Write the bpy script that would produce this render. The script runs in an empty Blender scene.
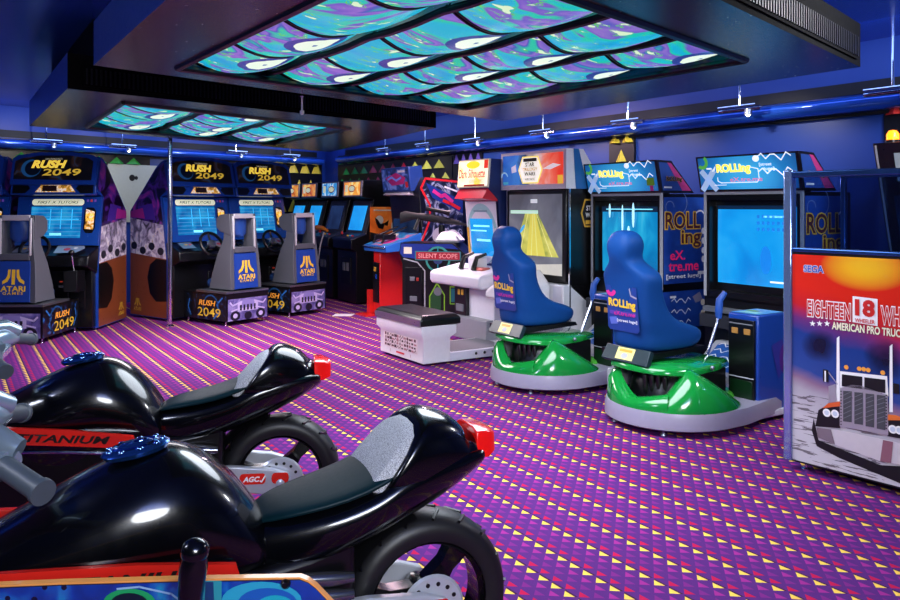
import bpy, math, random
from mathutils import Vector, Matrix
random.seed(7)
S = bpy.context.scene
COL = S.collection
F, HV, H = 800.0, 205.0, 1.5          # focal length in px, horizon row, eye height

# ------------------------------------------------------------------ materials
def lin(h):
    if isinstance(h, str):
        h = h.lstrip('#'); c = [int(h[i:i+2], 16)/255 for i in (0, 2, 4)]
    else: c = h
    return tuple((x/12.92 if x <= .04045 else ((x+.055)/1.055)**2.4) for x in c) + (1,)
class N:
    """small node-tree helper"""
    def __init__(s, name):
        s.m = bpy.data.materials.new(name); s.m.use_nodes = True
        s.t = s.m.node_tree; s.t.nodes.clear()
        s.out = s.t.nodes.new('ShaderNodeOutputMaterial')
    def n(s, kind, **kw):
        nd = s.t.nodes.new('ShaderNode'+kind)
        for k, v in kw.items():
            if hasattr(nd, k): setattr(nd, k, v)
        return nd
    def set(s, nd, **kw):
        for k, v in kw.items():
            k = k.replace('_', ' ')
            sock = nd.inputs[k]
            if hasattr(v, 'is_linked') or isinstance(v, bpy.types.NodeSocket): s.t.links.new(v, sock)
            else: sock.default_value = v
        return nd
    def lk(s, a, b): s.t.links.new(a, b)
    def math(s, op, a, b=None, c=None):
        nd = s.n('Math', operation=op)
        for i, v in enumerate((a, b, c)):
            if v is None: continue
            if isinstance(v, (int, float)): nd.inputs[i].default_value = v
            else: s.lk(v, nd.inputs[i])
        return nd.outputs[0]
    def mix(s, f, a, b, mode='MIX'):
        nd = s.n('Mix', data_type='RGBA', blend_type=mode)
        for i, v in ((0, f), (6, a), (7, b)):
            if isinstance(v, (int, float)): nd.inputs[i].default_value = v
            elif isinstance(v, tuple): nd.inputs[i].default_value = v
            else: s.lk(v, nd.inputs[i])
        return nd.outputs[2]
    def coords(s, kind='Object'): return s.n('TexCoord').outputs[kind]
    def sep(s, v):
        nd = s.n('SeparateXYZ'); s.lk(v, nd.inputs[0]); return nd.outputs
    def noise(s, vec, scale, detail=2.0, dist=0.0):
        nd = s.n('TexNoise'); nd.inputs['Scale'].default_value = scale; nd.inputs['Detail'].default_value = detail
        nd.inputs['Distortion'].default_value = dist
        if vec is not None: s.lk(vec, nd.inputs['Vector'])
        return nd.outputs
    def ramp(s, f, stops, interp='LINEAR'):
        nd = s.n('ValToRGB'); e = nd.color_ramp.elements; nd.color_ramp.interpolation = interp
        while len(e) < len(stops): e.new(.5)
        for el, (p, c) in zip(e, stops): el.position = p; el.color = lin(c)
        s.lk(f, nd.inputs[0]); return nd.outputs[0]
    def bsdf(s, color, rough=.5, metal=0., coat=0., emit=None, es=0., spec=.5, trans=0., bump=None, bs=.1, alpha=1.):
        b = s.n('BsdfPrincipled')
        def put(k, v):
            if isinstance(v, (int, float, tuple)): b.inputs[k].default_value = v
            else: s.lk(v, b.inputs[k])
        put('Base Color', color); put('Roughness', rough); put('Metallic', metal); put('Coat Weight', coat)
        b.inputs['Coat Roughness'].default_value = .05
        put('Specular IOR Level', spec); put('Transmission Weight', trans)
        if emit is not None: put('Emission Color', emit); put('Emission Strength', es)
        if bump is not None:
            bn = s.n('Bump'); bn.inputs['Strength'].default_value = bs; s.lk(bump, bn.inputs['Height']); s.lk(bn.outputs[0], b.inputs['Normal'])
        s.lk(b.outputs[0], s.out.inputs[0]); return b
MC = {}
def mat(col, rough=.45, metal=0., coat=0., es=0., spec=.5, bump=0., scale=30., var=.06):
    """plain procedural surface: slight noise in tone and roughness"""
    key = (col, rough, metal, coat, es, spec, bump, scale)
    if key in MC: return MC[key]
    k = N('surface_'+str(len(MC)))
    c = lin(col); nz = k.noise(k.coords(), scale, 3)
    lo = tuple(x*(1-var) for x in c[:3])+(1,); hi = tuple(min(1, x*(1+var)) for x in c[:3])+(1,)
    cc = k.mix(nz[0], lo, hi)
    r = k.math('MULTIPLY_ADD', nz[0], .12, max(0.02, rough-.06))
    k.bsdf(cc, r, metal, coat, emit=cc if es else None, es=es, spec=spec, bump=nz[0] if bump else None, bs=bump)
    MC[key] = k.m; return k.m
def art(name, stops, scale=3., dist=2., es=0., rough=.3, kind='noise', coat=.3):
    """printed artwork: procedural colour fields"""
    k = N(name); co = k.coords()
    f = k.noise(co, scale, 3, dist)[0]
    c = k.ramp(f, stops)
    k.bsdf(c, rough, 0, coat, emit=c if es else None, es=es); return k.m

# ------------------------------------------------------------------ mesh builder
class MB:
    def __init__(s): s.v = []; s.f = []; s.mi = []; s.ms = []; s.cur = 0; s.T = Matrix()
    def m(s, material):
        if material not in s.ms: s.ms.append(material)
        s.cur = s.ms.index(material); return s
    def at(s, M): s.T = M; return s
    def add(s, vs, fs):
        b = len(s.v); s.v += [s.T @ Vector(p) for p in vs]
        for f in fs: s.f.append([b+i for i in f]); s.mi.append(s.cur)
        return s
    def box(s, x0, x1, y0, y1, z0, z1):
        vs = [(x, y, z) for z in (z0, z1) for y in (y0, y1) for x in (x0, x1)]
        return s.add(vs, [(0, 2, 3, 1), (4, 5, 7, 6), (0, 1, 5, 4), (2, 6, 7, 3), (0, 4, 6, 2), (1, 3, 7, 5)])
    def extrude(s, pts, d0, d1, axis='x'):
        """polygon pts in the plane across axis, extruded from d0 to d1"""
        n = len(pts)
        mk = {'x': lambda a, b, d: (d, a, b), 'y': lambda a, b, d: (a, d, b), 'z': lambda a, b, d: (a, b, d)}[axis]
        vs = [mk(a, b, d0) for a, b in pts]+[mk(a, b, d1) for a, b in pts]
        fs = [list(range(n))[::-1], list(range(n, 2*n))]+[(i, (i+1) % n, n+(i+1) % n, n+i) for i in range(n)]
        area = sum(pts[i][0]*pts[(i+1) % n][1]-pts[(i+1) % n][0]*pts[i][1] for i in range(n))
        flip = (area < 0) ^ (d1 < d0) ^ (axis == 'y')
        if flip: fs = [list(f)[::-1] for f in fs]
        return s.add(vs, fs)
    def loft(s, rings, cap=True, close=True):
        n = len(rings[0]); vs = [p for r in rings for p in r]; fs = []
        for k in range(len(rings)-1):
            for i in range(n if close else n-1):
                j = (i+1) % n; fs.append((k*n+i, k*n+j, (k+1)*n+j, (k+1)*n+i))
        if cap: fs += [list(range(n))[::-1], list(range((len(rings)-1)*n, len(rings)*n))]
        return s.add(vs, fs)
    def tube(s, path, r, n=10, cap=True):
        P = [Vector(p) for p in path]; rs = r if isinstance(r, (list, tuple)) else [r]*len(P)
        rings = []; up = None
        for i, p in enumerate(P):
            d = (P[min(i+1, len(P)-1)]-P[max(i-1, 0)]).normalized()
            if up is None:
                up = Vector((0, 0, 1)) if abs(d.z) < .9 else Vector((1, 0, 0))
            a = d.cross(up).normalized(); b = a.cross(d).normalized(); up = b
            rings.append([tuple(p+(a*math.cos(t)+b*math.sin(t))*rs[i]) for t in [2*math.pi*k/n for k in range(n)]])
        return s.loft(rings, cap)
    def lathe(s, prof, c=(0, 0, 0), axis='z', n=24, a0=0., a1=2*math.pi):
        """prof = [(radius, height)] turned about an axis through c"""
        full = abs(a1-a0-2*math.pi) < 1e-6; m = n if full else n+1; rings = []
        for r, h in prof:
            ring = []
            for k in range(m):
                t = a0+(a1-a0)*k/n; a, b = r*math.cos(t), r*math.sin(t)
                p = {'z': (a, b, h), 'y': (a, h, b), 'x': (h, a, b)}[axis]
                ring.append((p[0]+c[0], p[1]+c[1], p[2]+c[2]))
            rings.append(ring)
        return s.loft(rings, cap=False, close=full)
    def sphere(s, c, r, n=16, sq=(1, 1, 1)):
        vs = [(c[0], c[1], c[2]+r*sq[2])]; fs = []; m = n//2
        for i in range(1, m):
            p = math.pi*i/m
            for j in range(n):
                t = 2*math.pi*j/n; vs.append((c[0]+r*sq[0]*math.sin(p)*math.cos(t), c[1]+r*sq[1]*math.sin(p)*math.sin(t), c[2]+r*sq[2]*math.cos(p)))
        vs.append((c[0], c[1], c[2]-r*sq[2])); L = len(vs)-1
        for j in range(n):
            k = (j+1) % n; fs.append((0, 1+j, 1+k)); fs.append((L, 1+(m-2)*n+k, 1+(m-2)*n+j))
            for i in range(m-2): fs.append((1+i*n+j, 1+(i+1)*n+j, 1+(i+1)*n+k, 1+i*n+k))
        return s.add(vs, fs)
    # flat print on a panel frame Mp (x right, y up, z out)
    def poly(s, Mp, pts, lift, material):
        s.m(material); o = s.T
        area = sum(pts[i][0]*pts[(i+1) % len(pts)][1]-pts[(i+1) % len(pts)][0]*pts[i][1] for i in range(len(pts)))
        if area < 0: pts = pts[::-1]
        s.add([tuple(Mp @ Vector((a, b, lift))) for a, b in pts], [list(range(len(pts)))]); return s
    def rect(s, Mp, x0, x1, y0, y1, lift, material): return s.poly(Mp, [(x0, y0), (x1, y0), (x1, y1), (x0, y1)], lift, material)
    def disc(s, Mp, cx, cy, rx, ry, lift, material, n=20, rot=0, a0=0, a1=2*math.pi):
        return s.poly(Mp, [(cx+rx*math.cos(a)*math.cos(rot)-ry*math.sin(a)*math.sin(rot), cy+rx*math.cos(a)*math.sin(rot)+ry*math.sin(a)*math.cos(rot)) for a in [a0+(a1-a0)*k/n for k in range(n if abs(a1-a0-2*math.pi) < 1e-6 else n+1)]], lift, material)
    def ringarc(s, Mp, cx, cy, r0, r1, a0, a1, lift, material, n=16):
        A = [a0+(a1-a0)*k/n for k in range(n+1)]
        s.m(material)
        vs = [tuple(Mp @ Vector((cx+r*math.cos(a), cy+r*math.sin(a), lift))) for a in A for r in (r0, r1)]
        return s.add(vs, [(2*k, 2*k+1, 2*k+3, 2*k+2) for k in range(n)])
    def line(s, Mp, pts, w, lift, material):
        for (a, b), (c, d) in zip(pts, pts[1:]):
            L = math.hypot(c-a, d-b) or 1; nx, ny = -(d-b)/L*w/2, (c-a)/L*w/2; ex, ey = (c-a)/L*w*.3, (d-b)/L*w*.3
            s.poly(Mp, [(a-ex-nx, b-ey-ny), (c+ex-nx, d+ey-ny), (c+ex+nx, d+ey+ny), (a-ex+nx, b-ey+ny)], lift, material)
        return s
    def text(s, Mp, txt, cx, cy, w, h, lift, material, bold=0., shear=0., outline=None, ow=.02, space=1.0, rot=0.):
        """lettering fitted into a w x h box centred on (cx, cy)"""
        R = Matrix.Translation((cx, cy, 0)) @ Matrix.Rotation(rot, 4, 'Z')
        for off, mm, lf in (([(bold+ow, outline, lift)] if outline else [])+[(bold, material, lift+.0015)]):
            key = (txt, off, shear, space)
            vs, fs = text_mesh(*key); base = text_mesh(txt, bold, shear, space)[0]
            xs = [p[0] for p in base]; ys = [p[1] for p in base]
            x0, x1, y0, y1 = min(xs), max(xs), min(ys), max(ys); sx = w/(x1-x0); sy = h/(y1-y0)
            s.m(mm); s.add([tuple(Mp @ R @ Vector(((p[0]-(x0+x1)/2)*sx, (p[1]-(y0+y1)/2)*sy, lf))) for p in vs], fs)
        return s
    def build(s, name, parent=None, loc=None, smooth=40, bevel=0., sub=0, seg=2):
        me = bpy.data.meshes.new(name); me.from_pydata([tuple(p) for p in s.v], [], s.f)
        for mm in s.ms: me.materials.append(mm)
        me.polygons.foreach_set('material_index', s.mi)
        me.polygons.foreach_set('use_smooth', [True]*len(s.f)); me.update()
        if smooth < 180: me.set_sharp_from_angle(angle=math.radians(smooth))
        o = bpy.data.objects.new(name, me); COL.objects.link(o)
        if parent: o.parent = parent
        if loc: o.location = loc
        if bevel:
            b = o.modifiers.new('bevel', 'BEVEL'); b.width = bevel; b.segments = seg; b.limit_method = 'ANGLE'; b.angle_limit = math.radians(40); b.use_clamp_overlap = True
        if sub:
            b = o.modifiers.new('sub', 'SUBSURF'); b.levels = sub; b.render_levels = sub
        return o
TM = {}
def text_mesh(txt, off, shear, space):
    key = (txt, off, shear, space)
    if key not in TM:
        c = bpy.data.curves.new('t', 'FONT'); c.body = txt; c.offset = off; c.shear = shear; c.space_character = space
        c.dimensions = '2D'; c.fill_mode = 'BOTH'; c.resolution_u = 3
        o = bpy.data.objects.new('t', c); me = bpy.data.meshes.new_from_object(o)
        TM[key] = ([tuple(v.co) for v in me.vertices], [list(p.vertices) for p in me.polygons])
        bpy.data.objects.remove(o); bpy.data.curves.remove(c); bpy.data.meshes.remove(me)
    return TM[key]
def frame(o, x, y):
    """panel frame: origin o, x axis, y axis (made square)"""
    x = Vector(x).normalized(); y = Vector(y); y = (y-x*y.dot(x)).normalized(); z = x.cross(y)
    return Matrix(((x.x, y.x, z.x, o[0]), (x.y, y.y, z.y, o[1]), (x.z, y.z, z.z, o[2]), (0, 0, 0, 1)))
def tag(o, label, cat, group=None, kind=None):
    o['label'] = label; o['category'] = cat
    if group: o['group'] = group
    if kind: o['kind'] = kind
    return o
def empty(name, loc, rot, label, cat, group=None):
    o = bpy.data.objects.new(name, None); COL.objects.link(o); o.location = loc; o.rotation_euler = (0, 0, rot)
    o.empty_display_size = .1
    return tag(o, label, cat, group)
def copy_tree(o, parent=None):
    c = o.copy(); COL.objects.link(c)
    if parent: c.parent = parent
    for ch in list(o.children): copy_tree(ch, c)
    return c
def structure(o): o['kind'] = 'structure'; return o
def super_ring(x, cy, cz, hw, hh, e=2.5, n=20):
    r = []
    for k in range(n):
        t = 2*math.pi*k/n; c, s_ = math.cos(t), math.sin(t)
        r.append((x, cy+hw*math.copysign(abs(c)**(2/e), c), cz+hh*math.copysign(abs(s_)**(2/e), s_)))
    return r
# ------------------------------------------------------------------ plan frames
def G(u, v): Y = F*H/(v-HV); return Vector(((u-450)/F*Y, Y, 0))
def P(u, v, Y): return Vector(((u-450)/F*Y, Y, H-(v-HV)/F*Y))
LR = Vector((-515, 800, 0)).normalized()             # right wall, running away
EXR = -LR; EYR = Vector((-EXR.y, EXR.x, 0))          # along the right row, into the right wall
ANR = math.atan2(EXR.y, EXR.x)
EXL = Vector((590, 800, 0)).normalized(); EYL = Vector((-EXL.y, EXL.x, 0)); ANL = math.atan2(EXL.y, EXL.x)
def RW(s, t, z=0): return EXR*s+EYR*t+Vector((0, 0, z))
def LW(s, t, z=0): return EXL*s+EYL*t+Vector((0, 0, z))
def su(u, t, EX, EY):
    k = (u-450)/F; return t*(k*EY.y-EY.x)/(EX.x-k*EX.y)
def zv(v, Y): return H-(v-HV)/F*Y

# colours
BLACK = mat('#0b0b0e', .3); BLACKM = mat('#121216', .55); CHROME = mat('#d8dde6', .12, 1.); STEEL = mat('#9aa0aa', .3, .9)
WHITE = mat('#e8e6ea', .35); GREY = mat('#6d7078', .5); LGREY = mat('#b4b4ba', .4)
BLUE = mat('#16429e', .3, coat=.4); DBLUE = mat('#12235c', .35); YEL = mat('#f2c431', .4); GOLD = mat('#d9a638', .4); RED = mat('#d8231f', .3, coat=.4)
ORANGE = mat('#f08a24', .4); TEAL = mat('#1f9aa8', .4); PINK = mat('#d2308c', .4); PURPLE = mat('#5a3fa0', .4); CREAM = mat('#f3ead0', .4)
INKW = mat('#f4f4f4', .4); INKK = mat('#101014', .4); LIME = mat('#7fb828', .4); SKY = mat('#3aa0dc', .4)
# ================================================================== THE ROOM
def carpet():
    k = N('carpet_triangles')
    ax, bx, cx = .05662923, -.01488224, .26577089       # one step along a row, one step down a column, origin
    ay, by, cy = -.00537569, -.06145892, 3.72627443
    d = ax*by-bx*ay
    pos = k.sep(k.n('NewGeometry').outputs['Position'])
    dx = k.math('SUBTRACT', pos[0], cx); dy = k.math('SUBTRACT', pos[1], cy)
    i = k.math('ADD', k.math('MULTIPLY', dx, by/d), k.math('MULTIPLY', dy, -bx/d))
    j = k.math('ADD', k.math('MULTIPLY', dx, -ay/d), k.math('MULTIPLY', dy, ax/d))
    x = k.math('ADD', i, .30); y = k.math('SUBTRACT', .25, j)
    fx = k.math('FLOOR', x); fy = k.math('FLOOR', y); u = k.math('SUBTRACT', x, fx); v = k.math('SUBTRACT', y, fy)
    idx = k.math('FLOORED_MODULO', k.math('SUBTRACT', k.math('MULTIPLY', fy, -1.), fx), 4.)
    h = k.math('ADD', k.math('DIVIDE', u, .74), k.math('DIVIDE', v, .70))
    tri = k.math('LESS_THAN', h, 1.)
    rim = k.math('MULTIPLY', k.math('LESS_THAN', h, 1.3), k.math('LESS_THAN', idx, .5))
    col = k.ramp(k.math('DIVIDE', k.math('ADD', idx, .5), 4.), [(0, '#ffd055'), (.25, '#a02e88'), (.5, '#7c287c'), (.75, '#c01a48')], 'CONSTANT')
    nz = k.noise(k.coords(), 260., 2)[0]
    base = k.mix(nz, lin('#502468'), lin('#602c7e'))
    c = k.mix(rim, base, lin('#40203a')); c = k.mix(tri, c, col)
    fz = k.noise(k.coords(), 900., 2)[0]
    c = k.mix(k.math('MULTIPLY', fz, .25), c, lin('#3a1c50'))
    k.bsdf(c, .95, 0, spec=.1, bump=fz, bs=.15); return k.m
WALL = None
def wall_mat():
    k = N('blue_painted_wall'); nz = k.noise(k.coords(), 1.3, 4)[0]
    k.bsdf(k.mix(nz, lin('#1c3d92'), lin('#2246a2')), k.math('MULTIPLY_ADD', nz, .15, .33)); return k.m
WALL = wall_mat()
def ceil_mat():
    k = N('glossy_blue_ceiling'); nz = k.noise(k.coords(), .9, 2)[0]
    k.bsdf(lin('#2c56b8'), .22, .4, bump=nz, bs=.25); return k.m
TR, TL = 6.45, 11.3
def meet(tr, tl):
    d = EYR.x*EYL.y-EYR.y*EYL.x
    return Vector(((tr*EYL.y-tl*EYR.y)/d, (EYR.x*tl-EYL.x*tr)/d, 0))
CN = meet(TR, TL)
A_ = RW(2.2, TR); B_ = LW(1.5, TL)
foot = [(CN.x, CN.y), (A_.x, A_.y), (A_.x, -2.6), (B_.x, -2.6), (B_.x, B_.y)]
structure(MB().m(carpet()).extrude(foot, -.1, 0, 'z').build('floor'))
structure(MB().m(ceil_mat()).extrude(foot, 2.85, 2.95, 'z').build('ceiling'))
def wall(name, a, b, th=.12):
    a, b = Vector(a), Vector(b); d = (b-a).normalized(); n = Vector((d.y, -d.x, 0))
    c = Vector((sum(p[0] for p in foot)/5, sum(p[1] for p in foot)/5, 0))
    if n.dot(a.to_3d()-c) < 0: n = -n
    a, b = a-d*th, b+d*th
    q = [a, b, b+n.to_2d()*th, a+n.to_2d()*th]
    return structure(MB().m(WALL).extrude([(p.x, p.y) for p in q], 0, 2.85, 'z').build(name))
V2 = [Vector(p) for p in foot]
wall('wall_right', V2[0], V2[1]); wall('wall_front_right', V2[1], V2[2]); wall('wall_front', V2[2], V2[3]); wall('wall_side', V2[3], V2[4]); wall('wall_left', V2[4], V2[0])

# ---- soffit ledges (trim) running along both walls
GLOSSB = mat('#2a62d8', .16, .35, coat=.6)
def soffit(name, rw, s0, s1, T):
    fn = RW if rw else LW
    m = MB().m(GLOSSB)
    prof = [(T, 2.26), (T-.16, 2.27), (T-.215, 2.30), (T-.225, 2.335), (T-.215, 2.365), (T-.17, 2.385), (T, 2.385)]
    rings = [[tuple(fn(s, t, z)) for t, z in prof] for s in (s0, s1)]
    m.loft(rings)
    m.m(BLACKM); m.loft([[tuple(fn(s, t, z)) for t, z in [(T, 2.235), (T-.05, 2.235), (T-.05, 2.26), (T, 2.26)]] for s in (s0, s1)])
    m.loft([[tuple(fn(s, t, z)) for t, z in [(T, 2.42), (T-.02, 2.42), (T-.02, 2.52), (T, 2.52)]] for s in (s0, s1)])
    return structure(m.build(name, smooth=60))
soffit('trim_1', True, RW(0, 0).x-13.6, 2.1, TR)
soffit('trim_2', False, 1.6, LW(0, 0).x+EXL.dot(CN)-.25, TL)

# ---- dark wall panels with rows of coloured pyramids
PYR = {c: (mat(c, .45), ) for c in ('#e8cf3a', '#2f9a3c', '#d0244e', '#5038a8', '#c8c84a', '#e0302c')}
PANEL = mat('#0a0b16', .4)
def tri_panel(rw, u0, u1, v0, v1, groups, label, size=.105, rows=3, T=None):
    EX, EY = (EXR, EYR) if rw else (EXL, EYL); T = T or (TR if rw else TL); T -= .03
    fn = RW if rw else LW
    s0, s1 = su(u0, T, EX, EY), su(u1, T, EX, EY)
    Yc = fn((s0+s1)/2, T).y; z1, z0 = zv(v0, Yc), zv(v1, Yc)
    m = MB().m(PANEL)
    m.loft([[tuple(fn(s, t, z)) for t, z in [(T+.028, z0), (T, z0), (T, z1), (T+.028, z1)]] for s in (s0, s1)])
    L = abs(s1-s0); n = sum(g[1] for g in groups); pitch = (s1-s0)/n; pos = 0
    for color, cnt in groups:
        for q in range(cnt):
            for r in range(rows):
                if color is None: continue
                sc = s0+pitch*(pos+.5+(.5 if r % 2 else 0)); hh = (z1-z0)/rows; zb = z1-hh*(r+.82); w = abs(pitch)*.44
                if r % 2 and pos == n-1: continue
                h_ = hh*.68
                a = fn(sc-w, T-.002, zb); b = fn(sc+w, T-.002, zb); c = fn(sc, T-.002, zb+h_); d = fn(sc+w*.25, T-.06, zb)
                m.m(mat(color, .45)); m.add([tuple(p) for p in (a, b, c, d)], [(0, 3, 2), (3, 1, 2), (0, 1, 3), (0, 2, 1)])
            pos += 1
    o = m.build('triangle_wall_panel', smooth=10)
    return tag(o, label, 'wall panel', 'dark wall panels with coloured triangles')
tri_panel(True, 338, 452, 150, 198, [('#2f9a3c', 3), ('#d0244e', 4), ('#c8c84a', 4)], 'black wall panel of green, crimson and yellow pyramids above the uprights', rows=4)
tri_panel(True, 453, 482, 150, 198, [('#5038a8', 4)], 'black wall panel of purple pyramids beside the yellow and red backlit sign', rows=3)
tri_panel(True, 609, 634, 127, 166, [('#e8cf3a', 2)], 'narrow black wall panel with three yellow pyramids above the middle cabinet', rows=2)
tri_panel(True, 884, 930, 88, 150, [('#e0302c', 2)], 'black wall panel with red pyramid at the far right edge', rows=2)
tri_panel(False, 262, 322, 157, 215, [('#e8cf3a', 5)], 'black wall panel of yellow pyramids left of the small backlit signs', rows=3)
tri_panel(False, 186, 222, 153, 190, [('#d0244e', 3)], 'black wall panel with a row of crimson pyramids behind the racing cabinets', rows=2)
tri_panel(False, 0, 150, 143, 164, [('#2f9a3c', 8)], 'black wall panel with dim green pyramids at the left end', rows=2)

# ---- hanging light coffers
FRAMEM = mat('#3c404c', .25, .95)
NECK = mat('#030304', .7, spec=.05)
SIDE_LIT = mat('#24387e', .3, .4)  # blue light on the coffer's left face, put into its colour
def tile_mat():
    k = N('painted_light_panel'); co = k.coords(); xyz = k.sep(co)
    rnd = k.n('ObjectInfo').outputs['Random']
    off = k.n('CombineXYZ'); k.lk(k.math('MULTIPLY', rnd, 3.), off.inputs[2])
    va = k.n('VectorMath', operation='ADD'); k.lk(co, va.inputs[0]); k.lk(off.outputs[0], va.inputs[1])
    st = k.n('VectorMath', operation='MULTIPLY'); k.lk(va.outputs[0], st.inputs[0]); st.inputs[1].default_value = (1., 1.9, 1)
    f = k.noise(st.outputs[0], 1.5, 2.0, 1.6)[0]
    c = k.ramp(f, [(0, '#1c50b4'), (.34, '#14a0d4'), (.46, '#12b4d0'), (.515, '#1cc4a4'), (.54, '#6a58c0'), (.6, '#8c6cc6'), (.63, '#3f56b8'), (.67, '#1fc0a4')])
    g = k.noise(st.outputs[0], 9., 3, .6)[0]
    c = k.mix(k.math('GREATER_THAN', g, .655), c, lin('#d8f0c8'))
    c = k.mix(k.math('MULTIPLY', k.math('GREATER_THAN', g, .60), k.math('LESS_THAN', g, .625)), c, lin('#5ccb58'))
    w = k.noise(co, 7., 2)[0]
    ex = k.math('DIVIDE', k.math('SUBTRACT', xyz[0], .14), .13); ey = k.math('DIVIDE', k.math('ADD', xyz[1], .08), .12)
    e = k.math('ADD', k.math('MULTIPLY', k.math('LESS_THAN', k.math('FRACT', k.math('MULTIPLY', rnd, 7.)), .5), 9.), k.math('ADD', k.math('MULTIPLY', ex, ex), k.math('MULTIPLY_ADD', ey, ey, k.math('MULTIPLY_ADD', w, .9, -.45))))
    c = k.mix(k.math('LESS_THAN', e, 1.5), c, lin('#27408f')); c = k.mix(k.math('LESS_THAN', e, .8), c, lin('#eafae6'))
    c = k.mix(k.math('LESS_THAN', k.math('ADD', e, k.math('MULTIPLY', w, .1)), .1), c, lin('#5a7ab0'))
    k.bsdf(lin('#06090c'), .25, emit=c, es=TILE_E); return k.m
TILE_E = 1.0
TILE = tile_mat()
def coffer(name, outer, inner, cols, rows, label, left_blue=True):
    """outer / inner: nearL, nearR, farR, farL in plan"""
    cx = sum(p[0] for p in outer)/4; cy = sum(p[1] for p in outer)/4
    root = empty(name, (cx, cy, 2.30), 0, label, 'ceiling light', 'hanging painted light coffers')
    o = [(x-cx, y-cy) for x, y in outer]; q = [(x-cx, y-cy) for x, y in inner]
    m = MB().m(FRAMEM); zt = .25
    lip = [((a[0]*.25+b[0]*.75), (a[1]*.25+b[1]*.75)) for a, b in zip(o, o)]
    vs = [(x, y, 0) for x, y in o]+[(x, y, 0) for x, y in q]+[(x, y, zt) for x, y in o]+[(x, y, .12) for x, y in q]
    fs = []
    for i in range(4):
        j = (i+1) % 4
        fs += [(i, 4+i, 4+j, j), (4+i, 12+i, 12+j, 4+j)]
    m.add(vs, fs); m.m(FRAMEM)
    m.add([(x, y, .12) for x, y in q], [(0, 1, 2, 3)])                                       # back plate of the opening
    m.m(SIDE_LIT); m.add([(x, y, 0) for x, y in o]+[(x, y, zt) for x, y in o], [(3, 0, 4, 7)])
    m.m(NECK); m.add([(x, y, 0) for x, y in o]+[(x, y, zt) for x, y in o], [(0, 1, 5, 4), (1, 2, 6, 5), (2, 3, 7, 6), (4, 5, 6, 7)])
    m.build('frame', root)
    n = [(x*.9, y*.9) for x, y in o]
    MB().m(NECK).extrude(n, zt, .55, 'z').build('housing', root)
    # slotted vent along the near face
    a, b = Vector(o[0]), Vector(o[1]); d = (b-a); L = d.length; d.normalize(); nn = Vector((d.y, -d.x))
    g = MB().m(NECK); A, B = a+d*.1+nn*.012, b-d*.1+nn*.012
    g.extrude([(A.x, A.y), (B.x, B.y), (B.x-nn.x*.012, B.y-nn.y*.012), (A.x-nn.x*.012, A.y-nn.y*.012)], .03, .17, 'z')
    g.m(mat('#101116', .4, .3))
    c = .12
    while c < L-.12:
        p = a+d*c; w = d*.012; z0, z1 = .045, .155
        pts = [p+nn*.02, p+w+nn*.02, p+w+nn*.012, p+nn*.012]
        g.extrude([(v.x, v.y) for v in pts], z0, z1, 'z'); c += .034
    g.build('vent', root, smooth=10)
    # inner black edge moulding
    e = MB().m(BLACK)
    for i in range(4):
        j = (i+1) % 4; e.tube([(q[i][0], q[i][1], .0), (q[j][0], q[j][1], .0)], .022, 8)
    e.build('moulding', root)
    def at(u, v):
        x = [q[0][i]*(1-u)*(1-v)+q[1][i]*u*(1-v)+q[2][i]*u*v+q[3][i]*(1-u)*v for i in (0, 1)]
        return Vector((x[0], x[1], 0))
    br = MB().m(BLACK)
    for k in range(1, cols):
        pts = [at(k/cols, v/12)+Vector((0, 0, .05-.012*math.sin(math.pi*((v*rows/12) % 1)))) for v in range(13)]
        br.tube(pts, .02, 8)
    br.build('divider', root)
    for a_ in range(cols):
        for b_ in range(rows):
            u0, u1 = a_/cols, (a_+1)/cols; v0, v1 = b_/rows, (b_+1)/rows
            c0 = at((u0+u1)/2, (v0+v1)/2); rings = []
            for jj in range(9):
                ring = []
                for ii in range(9):
                    fu, fv = ii/8, jj/8
                    p = at(u0+(u1-u0)*(.055+.89*fu), v0+(v1-v0)*(.02+.96*fv))-c0
                    p.z = .085-.075*math.sin(math.pi*fu)**.9-.028*math.sin(math.pi*fv)
                    ring.append(tuple(p))
                rings.append(ring)
            t = MB().m(TILE); t.loft(rings, cap=False, close=False)
            edge = MB()
            t.m(BLACK); rim = [r for r in rings[0]]
            for row in (rings[0], rings[-1]):
                t.tube(row, .007, 6)
            t.build('light_panel', root, (c0.x, c0.y, 0), smooth=180)
    return root
bo = [(-.195, 1.69), (2.38, 4.64), (.495, 7.62), (-2.04, 4.58)]
bi = [(-.084, 2.48), (1.63, 4.41), (.124, 6.6), (-1.59, 4.67)]
coffer('light_coffer', bo, bi, 4, 4, 'large hanging ceiling coffer of glowing painted panels, nearest the camera')
so = [(-2.63, 5.5), (-.145, 8.3), (-1.81, 12.07), (-4.26, 8.1)]
si = [(-2.54, 6.23), (-1.04, 8.31), (-2.28, 10.49), (-3.71, 8.17)]
coffer('light_coffer', so, si, 3, 4, 'smaller hanging ceiling coffer of glowing painted panels above the racing cabinets')

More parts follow.
